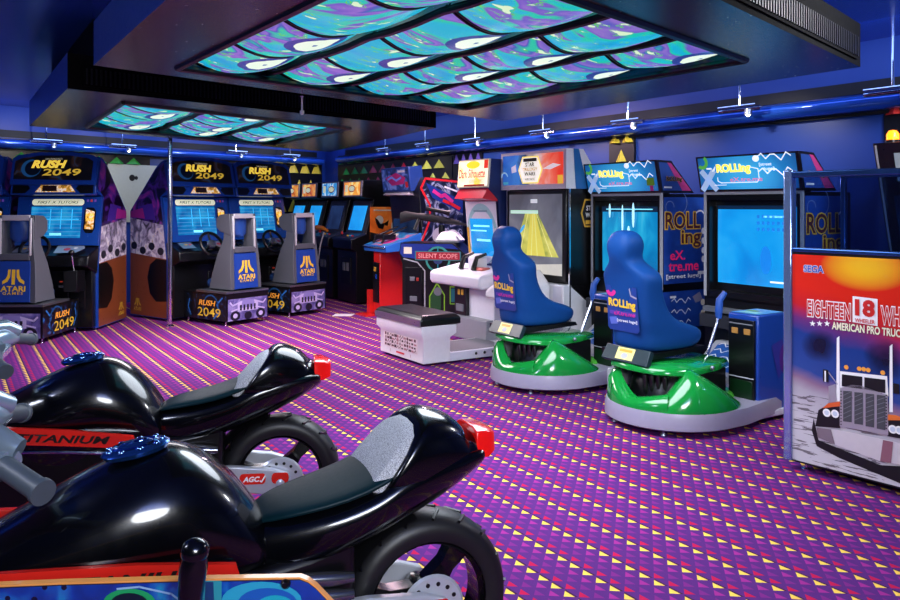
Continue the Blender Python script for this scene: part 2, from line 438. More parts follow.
# ---- track lights under the ledges: rod, chrome bar and lamp head
LAMP = mat('#fff2dc', .3, es=6.)
LAMPD = mat('#cfe4ff', .3, es=2.)
def track_light(p, ang, label, bright=False):
    r = empty('track_light', p, ang, label, 'track light', 'chrome track lights along the ledges')
    MB().m(CHROME).tube([(0, 0, .04), (0, 0, 2.85-p.z)], .011, 8).build('rod', r)
    MB().m(CHROME).tube([(-.22, 0, 0), (.22, 0, 0)], .022, 10).tube([(-.2, -.05, .03), (.2, -.05, .03)], .01, 8).build('bar', r)
    h = MB().m(STEEL).lathe([(.0, .055), (.03, .05), (.036, 0), (.03, -.0)], (.1, -.02, -.055), 'z', 14).build('lamp_head', r)
    MB().m(LAMP if bright else LAMPD).sphere((.1, -.02, -.05), .022, 10).build('bulb', h)
    return r
for u, z, b, lab in ((475, 2.36, 0, 'chrome track light on the ledge directly above the yellow and red sign'), (543, 2.36, 0, 'chrome track light on the ledge directly above the white cabinet'),
                     (628, 2.36, 1, 'chrome track light above the yellow pyramid panel on the right wall'), (740, 2.36, 1, 'chrome track light above the cabinet with the zigzag header, right of the yellow pyramids'),
                     (893, 2.36, 0, 'chrome track light at the far right edge above the orange beacon'), (385, 2.38, 0, 'chrome track light above the gun cabinet hood'), (425, 2.38, 0, 'chrome track light above the rifle')):
    t = TR-.33; p = RW(su(u, t, EXR, EYR), t, z); track_light(p, ANR, lab, b)
for u, z, b, lab in ((46, 2.36, 0, 'chrome track light above the leftmost whole racing cabinet'), (122, 2.36, 1, 'bright track light above the gap between the racing cabinets'),
                     (236, 2.38, 0, 'chrome track light above the middle pair of racing cabinets'), (290, 2.38, 1, 'bright track light above the yellow pyramid panel on the left wall')):
    t = TL-.33; p = LW(su(u, t, EXL, EYL), t, z); track_light(p, ANL, lab, b)
# white pole beside the racing cabinets, and the short rod below the big coffer
p = P(170, 200, 9.8)
tag(MB().m(CHROME).lathe([(.0, 0), (.05, 0), (.05, .02), (.028, .04), (.028, 2.85), (0, 2.85)], (0, 0, 0), 'z', 14).build('support_pole', None, (p.x, p.y, 0)), 'slim white metal pole standing between the two racing cabinet banks', 'pole')

q = P(302, 96, 5.87)
tag(MB().m(WHITE).lathe([(0, 0), (.008, 0), (.016, .012), (.016, .03), (.007, .035), (.007, .13), (.014, .135), (0, .14)], (0, 0, -.14), 'z', 12).build('ceiling_sprinkler', None, (q.x, q.y, 2.302)), 'small white sprinkler rod hanging below the far edge of the large coffer', 'sprinkler')

# pale panel, its colour standing for the track-lit wall in the gap between the cabinets
def lit_wall_gap():
    T = TL-.04; s0, s1 = su(108, T, EXL, EYL), su(166, T, EXL, EYL); Yc = LW((s0+s1)/2, T).y; z1, z0 = zv(165, Yc), zv(222, Yc)
    m = MB().m(mat('#b4bcb2', .5)).loft([[tuple(LW(s, t, z)) for t, z in [(T+.035, z0), (T, z0), (T, z1), (T+.035, z1)]] for s in (s0, s1)])
    for u in (132, 154):
        c = LW(su(u, T, EXL, EYL), T, zv(178, Yc)); Mp = frame(c, EXL, (0, 0, 1)); m.disc(Mp, 0, 0, .05, .05, .003, INKK); m.disc(Mp, .07, 0, .03, .03, .003, INKK)
    o = m.build('lit_wall_panel'); tag(o, 'pale grey panel standing for the track-lit wall in the gap between the racing cabinets', 'lit wall panel')
lit_wall_gap()
# ================================================================== RACING CABINETS
def screen_mat(name, stops, scale, es=1.0, band=0., stretch=(1, 1, 1), dist=.5):
    k = N(name); co = k.coords()
    st = k.n('VectorMath', operation='MULTIPLY'); k.lk(co, st.inputs[0]); st.inputs[1].default_value = stretch
    f = k.noise(st.outputs[0], scale, 3, dist)[0]; c = k.ramp(f, stops)
    if band:
        z = k.sep(co)[2]; ln = k.math('GREATER_THAN', k.math('FRACT', k.math('MULTIPLY', z, band)), .85)
        c = k.mix(k.math('MULTIPLY', ln, .18), c, lin('#bff2ff'))
    k.bsdf(lin('#02060a'), .12, emit=c, es=es, coat=.4); return k.m
SCR_RACE = screen_mat('racing_screen', [(.3, '#0b62b4'), (.5, '#0f86d2'), (.65, '#2aa4e4')], 5, .85, 22)
SCR_BLUE = screen_mat('cyan_screen', [(.2, '#0c74d4'), (.5, '#149cf0'), (.75, '#30b4fa')], 1.6, 1.05)
SCR_WATER = screen_mat('water_screen', [(.3, '#0a6cb4'), (.48, '#1498d8'), (.6, '#2ab8ec'), (.74, '#8ae8fc')], 4, .9, 0, (1, 1, .45))
SCR_DIM = screen_mat('dim_screen', [(.3, '#141e34'), (.6, '#26406a'), (.8, '#3a6a9c')], 4, .5)
DIMBEZ = mat('#17479e', .25, coat=.5)
MARQ_RACE = art('race_marquee_art', [(.3, '#040407'), (.56, '#0c0a0c'), (.64, '#2c1a10'), (.70, '#16304c'), (.76, '#0c2414')], 5, 1.5, .5)
TRUCKBG = art('truck_art', [(.3, '#3c3a78'), (.5, '#7066a8'), (.65, '#a89cd0')], 7, 1., .0)
BLKART = art('black_blue_art', [(.35, '#05060a'), (.56, '#0a1220'), (.66, '#173c78'), (.72, '#2f6cb0'), (.76, '#0a1424')], 5, 2.5)
SIDEPUR = art('side_art_purple', [(.3, '#0a0612'), (.45, '#160a22'), (.55, '#5a2a9a'), (.65, '#c03aa0'), (.75, '#2a1850')], 3, 1.5)
SIDEWHT = art('side_art_white', [(.3, '#3a3a48'), (.45, '#a89cb8'), (.6, '#f0ecf4'), (.75, '#d8b878')], 7, 1.5)
COPPER = mat('#9a5230', .3, .35, coat=.4)
BANNER = mat('#e8ecc8', .4, es=.55)
LITGOLD = mat('#f6cf4a', .4, es=.8)
INSETART = art('inset_art', [(.3, '#2a1408'), (.5, '#e8a83a'), (.6, '#fff0d8'), (.7, '#b0603a')], 14, 1, .5)
LIT_BLUE = mat('#7ee4ff', .3, es=.9)
def logo(m, Mp, cx, cy, w, lift, mm):
    """three-prong mountain emblem"""
    m.rect(Mp, cx-.07*w, cx+.07*w, cy, cy+.62*w, lift, mm)
    for s in (-1, 1):
        L = [(.12, .62), (.14, .30), (.24, .12), (.46, .0), (.46, .14), (.32, .24), (.24, .40), (.23, .62)]
        m.poly(Mp, [(cx+s*a*w, cy+b*w) for a, b in L], lift, mm)
def racer(loc, rot, label):
    r = empty('racing_cabinet', loc, rot, label, 'arcade racing machine', 'sit-down racing cabinets')
    W = .505
    # main body
    m = MB().m(BLUE)
    prof = [(.95, .03), (1.80, .03), (1.80, 1.42), (1.22, 1.98), (1.10, 2.06), (1.02, 2.08), (.92, 1.70), (.96, 1.64), (1.10, 1.60), (1.00, 1.0), (.95, .72)]
    m.extrude(prof, -W, W, 'x')
    for sx in (-1, 1):
        x = sx*W; Mp = frame((x, 0, 0), (0, sx, 0), (0, 0, 1)); c = lambda a: [(sx*y, z) for y, z in a]
        m.poly(Mp, c([(.97, .04), (1.79, .04), (1.79, .86), (.98, .80)]), .003, COPPER)
        m.poly(Mp, c([(.98, .80), (1.79, .86), (1.79, 1.33), (1.05, 1.24)]), .003, SIDEWHT)
        m.poly(Mp, c([(1.05, 1.24), (1.79, 1.33), (1.79, 1.41), (1.22, 1.96), (1.04, 2.05), (.95, 1.70), (1.12, 1.60)]), .003, SIDEPUR)
        m.poly(Mp, c([(1.2, 1.3), (1.6, 1.32), (1.62, 1.48), (1.3, 1.52)]), .005, mat('#4a2a9c', .4)); m.poly(Mp, c([(1.45, 1.32), (1.79, 1.34), (1.78, 1.42), (1.5, 1.46)]), .006, mat('#b02a90', .4))
        m.poly(Mp, c([(.97, .26), (1.2, .24), (1.34, .34), (1.4, .55), (1.34, .72), (1.2, .8), (.975, .79)]), .005, BLACK)
        logo(m, Mp, sx*1.62, .16, .16, .006, GOLD)
        m.text(Mp, 'ATARI', sx*1.62, .12, .17, .05, .006, GOLD, .02)
        for q in range(4): m.disc(Mp, sx*(1.1+.2*q), .9+.06*(q % 2), .07, .05, .006, mat('#20202c', .4))
    m.build('cabinet', r, bevel=.012)
    # lighted header
    Mh = frame((0, 1.0, 1.93), (1, 0, 0), (0, .25, 1)); Mh = Matrix.Translation((0, -.055, 0)) @ Mh
    m = MB().m(BLUE)
    arch = [(-.505, -.2), (.505, -.2), (.505, .12), (.45, .165), (.2, .2), (-.2, .2), (-.45, .165), (-.505, .12)]
    m.at(Mh); m.extrude([(a, b) for a, b in arch], -.05, .03, 'z'); m.at(Matrix())
    lens = [(-.47, -.135), (.46, -.15), (.46, .09), (.40, .125), (.18, .16), (-.18, .16), (-.40, .125), (-.47, .09)]
    m.poly(Mh, lens, .032, MARQ_RACE)
    m.disc(Mh, -.27, .0, .12, .11, .034, mat('#1e5488', .4, es=.3)); m.disc(Mh, -.25, .0, .095, .09, .035, mat('#0a1a30', .4))
    m.text(Mh, 'SAN FRANCISCO', -.01, .115, .2, .022, .036, mat('#c8c0a0', .4, es=.4), .01)
    m.text(Mh, 'RUSH', -.06, .05, .42, .10, .036, LITGOLD, .055, .25, BLACK, .04)
    m.text(Mh, '2049', .1, -.05, .46, .085, .036, mat('#e4bc3e', .4, es=.5), .02, .1, BLACK, .03)
    m.build('header', r, bevel=.006)
    # speaker strip
    Ms = frame((0, .985, 1.665), (1, 0, 0), (0, .18, 1)); Ms = Matrix.Translation((0, -.08, .03)) @ Ms
    m = MB().m(BLUE); m.at(Ms); m.extrude([(-.505, -.075), (.505, -.075), (.505, .075), (-.505, .075)], -.04, .012, 'z'); m.at(Matrix())
    for sx in (-1, 1): m.poly(Ms, [(sx*.48, -.06), (sx*.33, -.06), (sx*.27, .0), (sx*.31, .05), (sx*.48, .055)], .014, BLACK)
    m.poly(Ms, [(-.21, -.045), (.27, -.045), (.20, .045), (-.14, .045)], .014, INSETART)
    m.poly(Ms, [(-.13, -.035), (.05, -.035), (.04, .035), (-.12, .035)], .0155, mat('#30160a', .4))
    m.build('speaker_strip', r, bevel=.006)
    # monitor bezel
    Mb = frame((0, 1.035, 1.30), (1, 0, 0), (0, .17, 1)); Mb = Matrix.Translation((0, -.012, 0)) @ Mb
    m = MB().m(DIMBEZ); m.at(Mb); m.extrude([(-.5, -.29), (.5, -.29), (.5, .30), (-.5, .30)], -.02, .01, 'z'); m.at(Matrix())
    m.poly(Mb, [(.31, -.1), (.34, -.14), (.42, -.14), (.45, -.08), (.45, .13), (.42, .17), (.34, .17), (.31, .13)], .012, BLACK)
    m.poly(Mb, [(.325, -.09), (.43, -.1), (.435, .12), (.33, .15)], .014, INSETART)
    m.text(Mb, 'RUSH', .38, .08, .09, .04, .0155, LITGOLD, .03); m.text(Mb, '2049', .38, .03, .09, .04, .0155, LITGOLD, .02)
    cap = [(-.30+.03*math.cos(a), .235+.038*math.sin(a)) for a in [math.pi/2+math.pi*q/8 for q in range(9)]]+[(.27+.03*math.cos(a), .235+.038*math.sin(a)) for a in [-math.pi/2+math.pi*q/8 for q in range(9)]]
    m.poly(Mb, cap, .012, BANNER)
    m.text(Mb, 'FIRST X TUTORS', -.015, .235, .5, .036, .0135, mat('#1c3c6c', .4), .01, .3)
    for q in range(3): m.rect(Mb, .33+.045*q, .355+.045*q, .24, .27, .012, mat('#b83a4a' if q % 2 else '#6a4ab0', .3, es=.3))
    m.build('bezel', r, bevel=.004)
    m = MB(); m.poly(Mb, [(-.33, -.2), (.28, -.2), (.28, .18), (-.33, .18)], .013, SCR_RACE)
    m.rect(Mb, -.09, .05, -.17, -.14, .0145, LIT_BLUE)
    for q in range(3): m.rect(Mb, -.1+.13*q, -.09+.13*q, -.09, .15, .0145, mat('#38b8f0', .3, es=.8))
    m.rect(Mb, -.3, .25, .02, .03, .0145, mat('#38b8f0', .3, es=.8))
    m.build('screen', r)
    # dashboard
    m = MB().m(BLACK).extrude([(.70, .78), (.72, .90), (1.02, 1.02), (1.06, .74), (.95, .68)], -.5, .5, 'x')
    Md = frame((0, .80, .958), (1, 0, 0), (0, .3, .12))
    m.poly(Md, [(.08, -.07), (.34, -.06), (.40, .06), (.36, .13), (.05, .13)], .008, mat('#b8c0c8', .3, .6))
    m.poly(Md, [(-.42, -.06), (-.22, -.06), (-.2, .12), (-.40, .12)], .008, mat('#8a98a8', .3, .6))
    for q in range(3): m.disc(Md, -.37+.06*q, .05, .02, .02, .010, [TEAL, YEL, RED][q])
    m.disc(Md, .2, .03, .04, .035, .01, mat('#c03a4a', .3)); m.disc(Md, .29, .06, .025, .025, .01, INKW)
    m.build('dashboard', r, bevel=.015)
    # steering wheel
    Mw = Matrix.Translation((-.08, .62, .99)) @ Matrix.Rotation(math.radians(62), 4, 'X')
    m = MB().m(BLACK); m.at(Mw); n = 24
    m.loft([[((.165+.02*math.cos(b))*math.cos(a), (.165+.02*math.cos(b))*math.sin(a), .02*math.sin(b)) for b in [2*math.pi*q/8 for q in range(8)]] for a in [2*math.pi*k/n for k in range(n+1)]], cap=False)
    for a in (90, 210, 330):
        a = math.radians(a); m.tube([(.03*math.cos(a), .03*math.sin(a), -.01), (.155*math.cos(a), .155*math.sin(a), 0)], .014, 8)
    m.m(STEEL).lathe([(0, .03), (.05, .025), (.06, 0), (.05, -.03), (0, -.03)], (0, 0, 0), 'z', 18)
    m.m(BLACK).tube([(0, 0, -.02), (0, 0, -.18)], .03, 10)
    m.build('steering_wheel', r)
    # gear lever
    g = MB().m(CHROME).tube([(.36, .66, .72), (.36, .60, .92)], .012, 8); g.m(BLACK).sphere((.36, .595, .95), .035, 12); g.m(BLACK).box(.28, .44, .56, .76, .5, .74)
    g.build('gear_lever', r, bevel=.01)
    # pedal well and coin doors
    m = MB().m(BLACK).box(-.48, .48, .86, .98, .05, .74)
    for x in (.12, .32):
        m.m(BLACK).box(x-.08, x+.08, .845, .87, .28, .62); m.m(GREY).box(x-.03, x+.03, .838, .846, .52, .55); m.m(mat('#a83020', .4, es=.4)).box(x-.02, x+.02, .838, .846, .585, .60)
    m.build('pedal_box', r, bevel=.006)
    # seat plinth with its printed side and rear boards
    m = MB().m(BLACK).box(-.33, .33, .0, .86, .06, .40); m.m(STEEL).box(-.335, .335, -.005, .6, .40, .425)
    Mr = frame((0, -.004, .19), (1, 0, 0), (0, 0, 1))
    m.rect(Mr, -.31, .31, -.13, .14, .003, TRUCKBG)
    dk = mat('#16162a', .4); lt = mat('#c4b8e4', .4)
    m.rect(Mr, -.16, .16, -.02, .09, .005, lt); m.rect(Mr, -.1, .1, .02, .12, .006, mat('#8a80c0', .4))
    for q in range(5): m.rect(Mr, -.13+.055*q, -.10+.055*q, -.01, .06, .007, dk)
    for sx in (-1, 1):
        m.disc(Mr, sx*.2, -.07, .075, .06, .007, dk); m.disc(Mr, sx*.2, -.07, .035, .03, .008, lt)
        m.line(Mr, [(sx*.1, .1), (sx*.24, .06), (sx*.28, .1)], .02, .007, lt); m.line(Mr, [(sx*.12, .02), (sx*.26, -.01)], .018, .007, lt)
    m.disc(Mr, 0, -.08, .06, .05, .007, dk)
    for sx in (-1, 1):
        Mp = frame((sx*.33, .40, .20), (0, sx, 0), (0, 0, 1))
        m.rect(Mp, -.40, .40, -.14, .17, .003, BLKART)
        ln = mat('#2a6cb8', .4)
        m.line(Mp, [(-sx*.33, .15), (-sx*.22, .06), (-sx*.28, -.02), (-sx*.16, -.12)], .02, .005, ln); m.ringarc(Mp, -sx*.1, .02, .14, .16, 0, 4.2, .005, mat('#1c4c80', .4))
        m.line(Mp, [(sx*.3, -.1), (sx*.36, 0), (sx*.33, .1)], .016, .005, ln)
        m.text(Mp, 'RUSH', .03, .07, .34, .07, .006, mat('#f0a038', .4, es=.15), .03, .2)
        m.text(Mp, '2049', .07, -.045, .46, .11, .006, mat('#d8b030', .4, es=.15), .004, 0, None)
    m.build('plinth', r, bevel=.006)
    for x, y in [(-.3, .05), (.3, .05), (-.3, .8), (.3, .8), (-.46, 1.0), (.46, 1.0)]:
        MB().m(CHROME).lathe([(0, 0), (.022, 0), (.022, .01), (.01, .015), (.01, .07)], (x, y, 0), 'z', 10).build('foot', r)
    # seat
    st = empty_part('seat', r)
    DG = mat('#53565e', .45); m = MB().m(DG)
    for sx in (-1, 1):     # moulded side wings
        m.loft([[(sx*x1, y0, z), (sx*x0, y0+.01, z), (sx*x0, y1, z), (sx*x1, y1-.02, z)] if sx > 0 else [(sx*x1, y0, z), (sx*x1, y1-.02, z), (sx*x0, y1, z), (sx*x0, y0+.01, z)]
                for x0, x1, y0, y1, z in [(.17, .24, .02, .48, .44), (.17, .24, .03, .43, .6), (.165, .225, .05, .34, .86), (.14, .20, .06, .25, 1.06), (.14, .195, .07, .22, 1.30), (.12, .18, .09, .2, 1.38)]])
    m.m(LGREY).box(-.15, .15, .07, .13, 1.33, 1.39)
    m.m(DG).box(-.16, .16, .05, .16, .90, .97)
    for sx in (-1, 1): m.m(DG).loft([[(sx*x, y, z) for y, z in ((.08, 1.12), (.28, 1.16), (.36, 1.22), (.36, 1.33), (.28, 1.38), (.1, 1.39))][::sx] for x in (.135, .205)][::1])
    for sx in (-1, 1): m.m(LGREY).tube([(sx*.165, .062, .95), (sx*.165, .075, 1.36)], .016, 8)
    m.build('shell', st, bevel=.012)
    Mr = frame((0, .028, .67), (1, 0, 0), (0, .08, 1)); m = MB().m(mat('#1c3f94', .35)); m.at(Mr); m.extrude([(-.18, -.22), (.18, -.22), (.17, .22), (-.17, .22)], -.03, .0, 'z'); m.at(Matrix())
    logo(m, Mr, 0, -.03, .26, .003, YEL); m.text(Mr, 'ATARI', 0, -.075, .27, .06, .003, YEL, .03); m.text(Mr, 'GAMES', 0, -.125, .22, .03, .003, YEL, .01, space=1.3)
    m.build('rear_panel', st)
    m = MB().m(mat('#28509c', .35))
    m.loft([super_ring(0, .0, 0, .01, .01)]*0 or [[(x, .19+y, z) for x, y in [(hw*math.cos(a), .07*math.sin(a)) for a in [2*math.pi*k/16 for k in range(16)]]] for hw, z in ((.08, 1.10), (.12, 1.14), (.125, 1.24), (.12, 1.32), (.08, 1.36))])
    m.build('headrest', st, smooth=80)
    m = MB().m(mat('#16386e', .5)).box(-.17, .17, .12, .62, .44, .55); m.box(-.165, .165, .10, .2, .55, .95); m.build('cushion', st, bevel=.04)
    return r
def empty_part(name, parent):
    o = bpy.data.objects.new(name, None); COL.objects.link(o); o.parent = parent; o.empty_display_size = .05; return o
r1 = racer((-4.72, 8.62, 0), 0, 'blue racing cabinet facing straight out, left of the copper side panels, its header fully lit')
def place(o, loc, rot, label): 
    c = copy_tree(o); c.location = loc; c.rotation_euler = (0, 0, rot); c['label'] = label; return c
p = LW(6.62, 8.06); place(r1, p, ANL, 'blue racing cabinet just right of the copper side panels and white pole')
p = LW(7.66, 8.06); place(r1, p, ANL, 'blue racing cabinet nearest the small uprights, seat beside them')
place(r1, (-5.80, 8.55, 0), 0, 'blue racing cabinet cut off by the left edge of the photo')

# ================================================================== SMALL UPRIGHTS
def upright(s, label, hdr, scr, txt, first=None):
    t0 = 5.3; r = empty('upright_arcade_cabinet', RW(s, t0), ANR, label, 'arcade machine', 'small black upright cabinets in the corner'); W = .33
    m = MB().m(BLACK); prof = [(0, .03), (.75, .03), (.75, 1.88), (.12, 1.88), (.10, 1.62), (.30, 1.58), (.16, 1.06), (-.08, .98), (-.08, .84), (0, .80)]
    m.extrude(prof, -W, W, 'x'); m.build('cabinet', r, bevel=.008)
    Mh = frame((0, .105, 1.75), (1, 0, 0), (0, .05, 1)); m = MB().m(LGREY); m.at(Mh); m.extrude([(-.32, -.12), (.32, -.12), (.32, .12), (-.32, .12)], -.02, .012, 'z'); m.at(Matrix())
    m.rect(Mh, -.28, .28, -.1, .1, .014, hdr); m.disc(Mh, txt, 0, .12, .055, .016, RED); m.disc(Mh, txt, 0, .10, .04, .018, BANNER); m.rect(Mh, -.24, -.14, -.05, .06, .016, BANNER); m.build('header', r)
    Mb = frame((0, .215, 1.32), (1, 0, 0), (0, .27, 1)); m = MB().m(mat('#30343c', .4)); m.at(Mb); m.extrude([(-.31, -.27), (.31, -.27), (.31, .25), (-.31, .25)], -.03, .015, 'z'); m.at(Matrix()); m.build('bezel', r, bevel=.006)
    m = MB(); m.rect(Mb, -.24, .24, -.22, .17, .018, scr); m.build('screen', r)
    m = MB().m(mat('#26324e', .4)).extrude([(-.10, .97), (-.10, 1.0), (.15, 1.08), (.16, 1.05)], -W, W, 'x')
    m.m(RED).sphere((-.12, -.02, 1.07), .025, 8); m.m(BLACK).tube([(-.12, -.02, 1.0), (-.12, -.02, 1.06)], .008, 6)
    for q in range(3): m.m([YEL, SKY, RED][q]).lathe([(.02, 0), (.02, .02), (0, .022)], (.05+.08*q, .0, 1.025), 'z', 10)
    m.build('control_panel', r)
    m = MB().m(mat('#1a1c22', .35, .5)).box(-.16, .16, -.015, .0, .30, .7); m.m(GREY).box(-.1, -.02, -.022, -.015, .5, .62); m.box(.02, .1, -.022, -.015, .5, .62); m.build('coin_door', r)
    return r
H1 = art('header_orange', [(.3, '#a83a1c'), (.5, '#e8893a'), (.65, '#f8d070')], 6, 1, .8); H2 = art('header_blue', [(.3, '#1858a8'), (.5, '#38a0e0'), (.62, '#d8f0ff')], 7, 1.5, .8)
H3 = art('header_amber', [(.3, '#d86a20'), (.5, '#f8a840'), (.65, '#fff0a0')], 5, .8, .9)
tU = 5.35
u1 = upright(su(290, tU, EXR, EYR), 'black upright cabinet with the leftmost small orange backlit header', H1, SCR_BLUE, -.02)
u2 = upright(su(306.5, tU, EXR, EYR), 'black upright cabinet with second orange header from the left corner', H1, SCR_BLUE, -.02)
u3 = upright(su(327, tU, EXR, EYR), 'black upright cabinet with pale blue backlit header', H2, SCR_DIM, .08)
u4 = upright(su(349.5, tU, EXR, EYR), 'black upright cabinet with wide amber header and orange picture on its side', H3, SCR_BLUE, .0)
# orange picture on the side of the last upright, with a black bird silhouette
Mp = frame((.333, .33, 1.25), (0, 1, 0), (0, 0, 1)); m = MB()
m.rect(Mp, -.1, .36, -.27, .22, .002, art('orange_side_art', [(.3, '#c84a14'), (.55, '#f07828'), (.7, '#f8a050')], 3, .6, .12))
m.disc(Mp, .06, .02, .07, .07, .004, CREAM); m.poly(Mp, [(-.02, .06), (.03, .03), (.08, -.04), (.20, -.07), (.22, .02), (.16, -.02), (.12, -.12), (.04, -.1), (.0, -.02)], .006, INKK)
m.poly(Mp, [(-.1, -.27), (.36, -.27), (.36, -.17), (.1, -.2), (-.1, -.16)], .006, INKK); m.rect(Mp, -.04, .30, .16, .18, .005, CREAM); m.disc(Mp, .3, -.08, .04, .08, .005, CREAM)
m.build('side_picture', u4)
# light gun resting on the third upright, its pale cord hanging
tg = RW(su(327, tU, EXR, EYR), 5.3); gn = empty('light_gun', tg+EYR*-.05+Vector((0, 0, 1.03)), ANR, 'orange light gun with pale hanging cord on the pale blue upright', 'toy gun')
MB().m(ORANGE).tube([(-.2, -.04, .06), (-.05, -.05, .11), (.12, -.03, .10), (.25, .0, .06)], [.02, .04, .035, .02], 10).build('body', gn)
MB().m(BLACK).tube([(-.17, -.04, .05), (-.19, -.06, -.02)], .02, 8).build('grip', gn)
MB().m(LGREY).tube([(-.17, -.08, .06), (-.2, -.1, -.2), (-.15, -.11, -.45), (-.02, -.11, -.55), (.12, -.11, -.45), (.2, -.1, -.15), (.22, -.05, .04)], .012, 8).build('cord', gn)

# ================================================================== RED GUN CABINET
def red_gun():
    s0, t0 = -9.74, 5.05
    r = empty('shooting_cabinet', RW(s0, t0), ANR, 'red shooting cabinet with a tilted hood sign and two mounted guns', 'arcade machine')
    m = MB().m(BLACK).extrude([(.48, .03), (1.2, .03), (1.2, 1.86), (.55, 1.88), (.45, 1.7), (.52, 1.02), (.48, .95)], -.42, .42, 'x')
    Mp = frame((.42, 0, 0), (0, 1, 0), (0, 0, 1))
    m.poly(Mp, [(.47, .98), (1.16, .98), (1.16, 1.80), (.56, 1.86), (.48, 1.72), (.56, 1.5)], .003, art('grey_side_art', [(.4, '#080a12'), (.52, '#2c3450'), (.62, '#a8b0c8'), (.68, '#182038')], 5, 2))
    m.poly(Mp, [(.56, 1.80), (1.16, 1.56), (1.16, 1.38), (.66, 1.60)], .005, mat('#1c3484', .4)); m.line(Mp, [(.68, 1.69), (.8, 1.62), (.86, 1.64), (.98, 1.55)], .05, .008, PINK); m.line(Mp, [(.84, 1.56), (.96, 1.52), (1.1, 1.45)], .045, .008, RED)
    m.line(Mp, [(.86, 1.75), (1.06, 1.69)], .025, .008, INKW)
    m.line(Mp, [(1.14, 1.82), (.55, 1.86), (.48, 1.73), (.62, 1.5), (.62, 1.3), (.5, 1.02)], .03, .007, RED)
    m.disc(Mp, .8, 1.08, .14, .12, .006, LGREY); m.disc(Mp, .98, 1.06, .12, .1, .006, INKW)
    m.build('cabinet', r, bevel=.006)
    # hood
    Mh = frame((0, .37, 1.86), (1, 0, 0), (0, -.12, 1)); m = MB().m(mat('#22428a', .35, coat=.4))
    m.at(Mh); m.extrude([(-.50, -.18), (.30, -.18), (.30, .16), (-.50, .16)], -.22, 0, 'z'); m.at(Matrix())
    m.rect(Mh, -.47, .27, -.15, .14, .004, art('hood_art', [(.35, '#0c1226'), (.5, '#2c4c96'), (.62, '#6a80c8')], 6, 2, .3))
    m.poly(Mh, [(-.38, .02), (-.05, .09), (.2, .02), (.15, -.07), (-.2, -.09)], .006, PINK); m.line(Mh, [(-.3, .0), (-.18, .03), (-.06, -.02), (.08, .02)], .03, .008, mat('#6a80d8', .4, es=.3)); m.rect(Mh, .0, .2, .09, .12, .006, INKW); m.rect(Mh, .18, .26, -.12, -.04, .006, RED)
    m.m(LGREY).extrude([(.36, 1.64), (.42, 1.69), (.60, 1.69), (.55, 1.62)], -.46, .26, 'x')
    m.build('hood', r, bevel=.01)
    Mb = frame((0, .50, 1.35), (1, 0, 0), (0, .08, 1)); m = MB(); m.rect(Mb, -.36, .36, -.27, .28, .006, SCR_DIM); m.build('screen', r)
    m = MB().m(RED).box(-.04, .15, 0, .48, .03, .88)
    Mp = frame((.153, 0, 0), (0, 1, 0), (0, 0, 1)); m.rect(Mp, .38, .5, .04, .24, .003, BLACK)
    m.build('pedestal', r, bevel=.008)
    m = MB().m(BLACK).box(-.02, .13, -.02, 0, .18, .72); m.m(GOLD).box(.02, .07, -.026, -.02, .6, .66); m.m(BLUE).box(.06, .10, -.026, -.02, .5, .56); m.build('coin_door', r)
    m = MB().m(RED).box(-.12, -.04, -.06, .12, .0, .34); m.box(-.18, .12, -.2, -.05, 0, .02); m.build('foot', r)
    m = MB().m(mat('#2a6cc0', .35)).extrude([(-.05, .87), (-.06, .95), (.5, 1.12), (.52, .9)], -.22, .42, 'x')
    Md = frame((.1, -.06, .953), (1, 0, 0), (0, .56, .17)); m.rect(Md, -.3, .3, .02, .55, .003, art('deck_art', [(.35, '#1a4a9a'), (.5, '#38a8d8'), (.6, '#e0508a'), (.7, '#f0c878')], 4, 1.5)); m.disc(Md, -.2, .4, .12, .1, .005, CREAM); m.disc(Md, .12, .2, .1, .12, .005, PINK)
    m.m(CHROME).tube([(-.22, -.07, .93), (.42, -.07, .93)], .015, 8)
    m.build('control_deck', r, bevel=.006)
    for x, mm in ((-.05, BLACK), (.2, BLACK)):
        g = MB().m(mm).tube([(x, .02, 1.06), (x+.02, .38, 1.2)], [.02, .014], 8); g.box(x-.025, x+.03, .02, .2, 1.03, 1.1); g.tube([(x, .05, 1.05), (x, .0, .99)], .018, 8); g.build('mounted_gun', r, bevel=.004)
    return r
red_gun()
q = RW(-9.95, 4.68); tag(MB().m(WHITE).extrude([(-.14, -.1), (.12, -.1), (.14, .08), (-.12, .1)], 0, .006, 'z').build('paper_sheet', None, q), 'white sheet lying on carpet by the red shooting cabinet foot', 'paper')
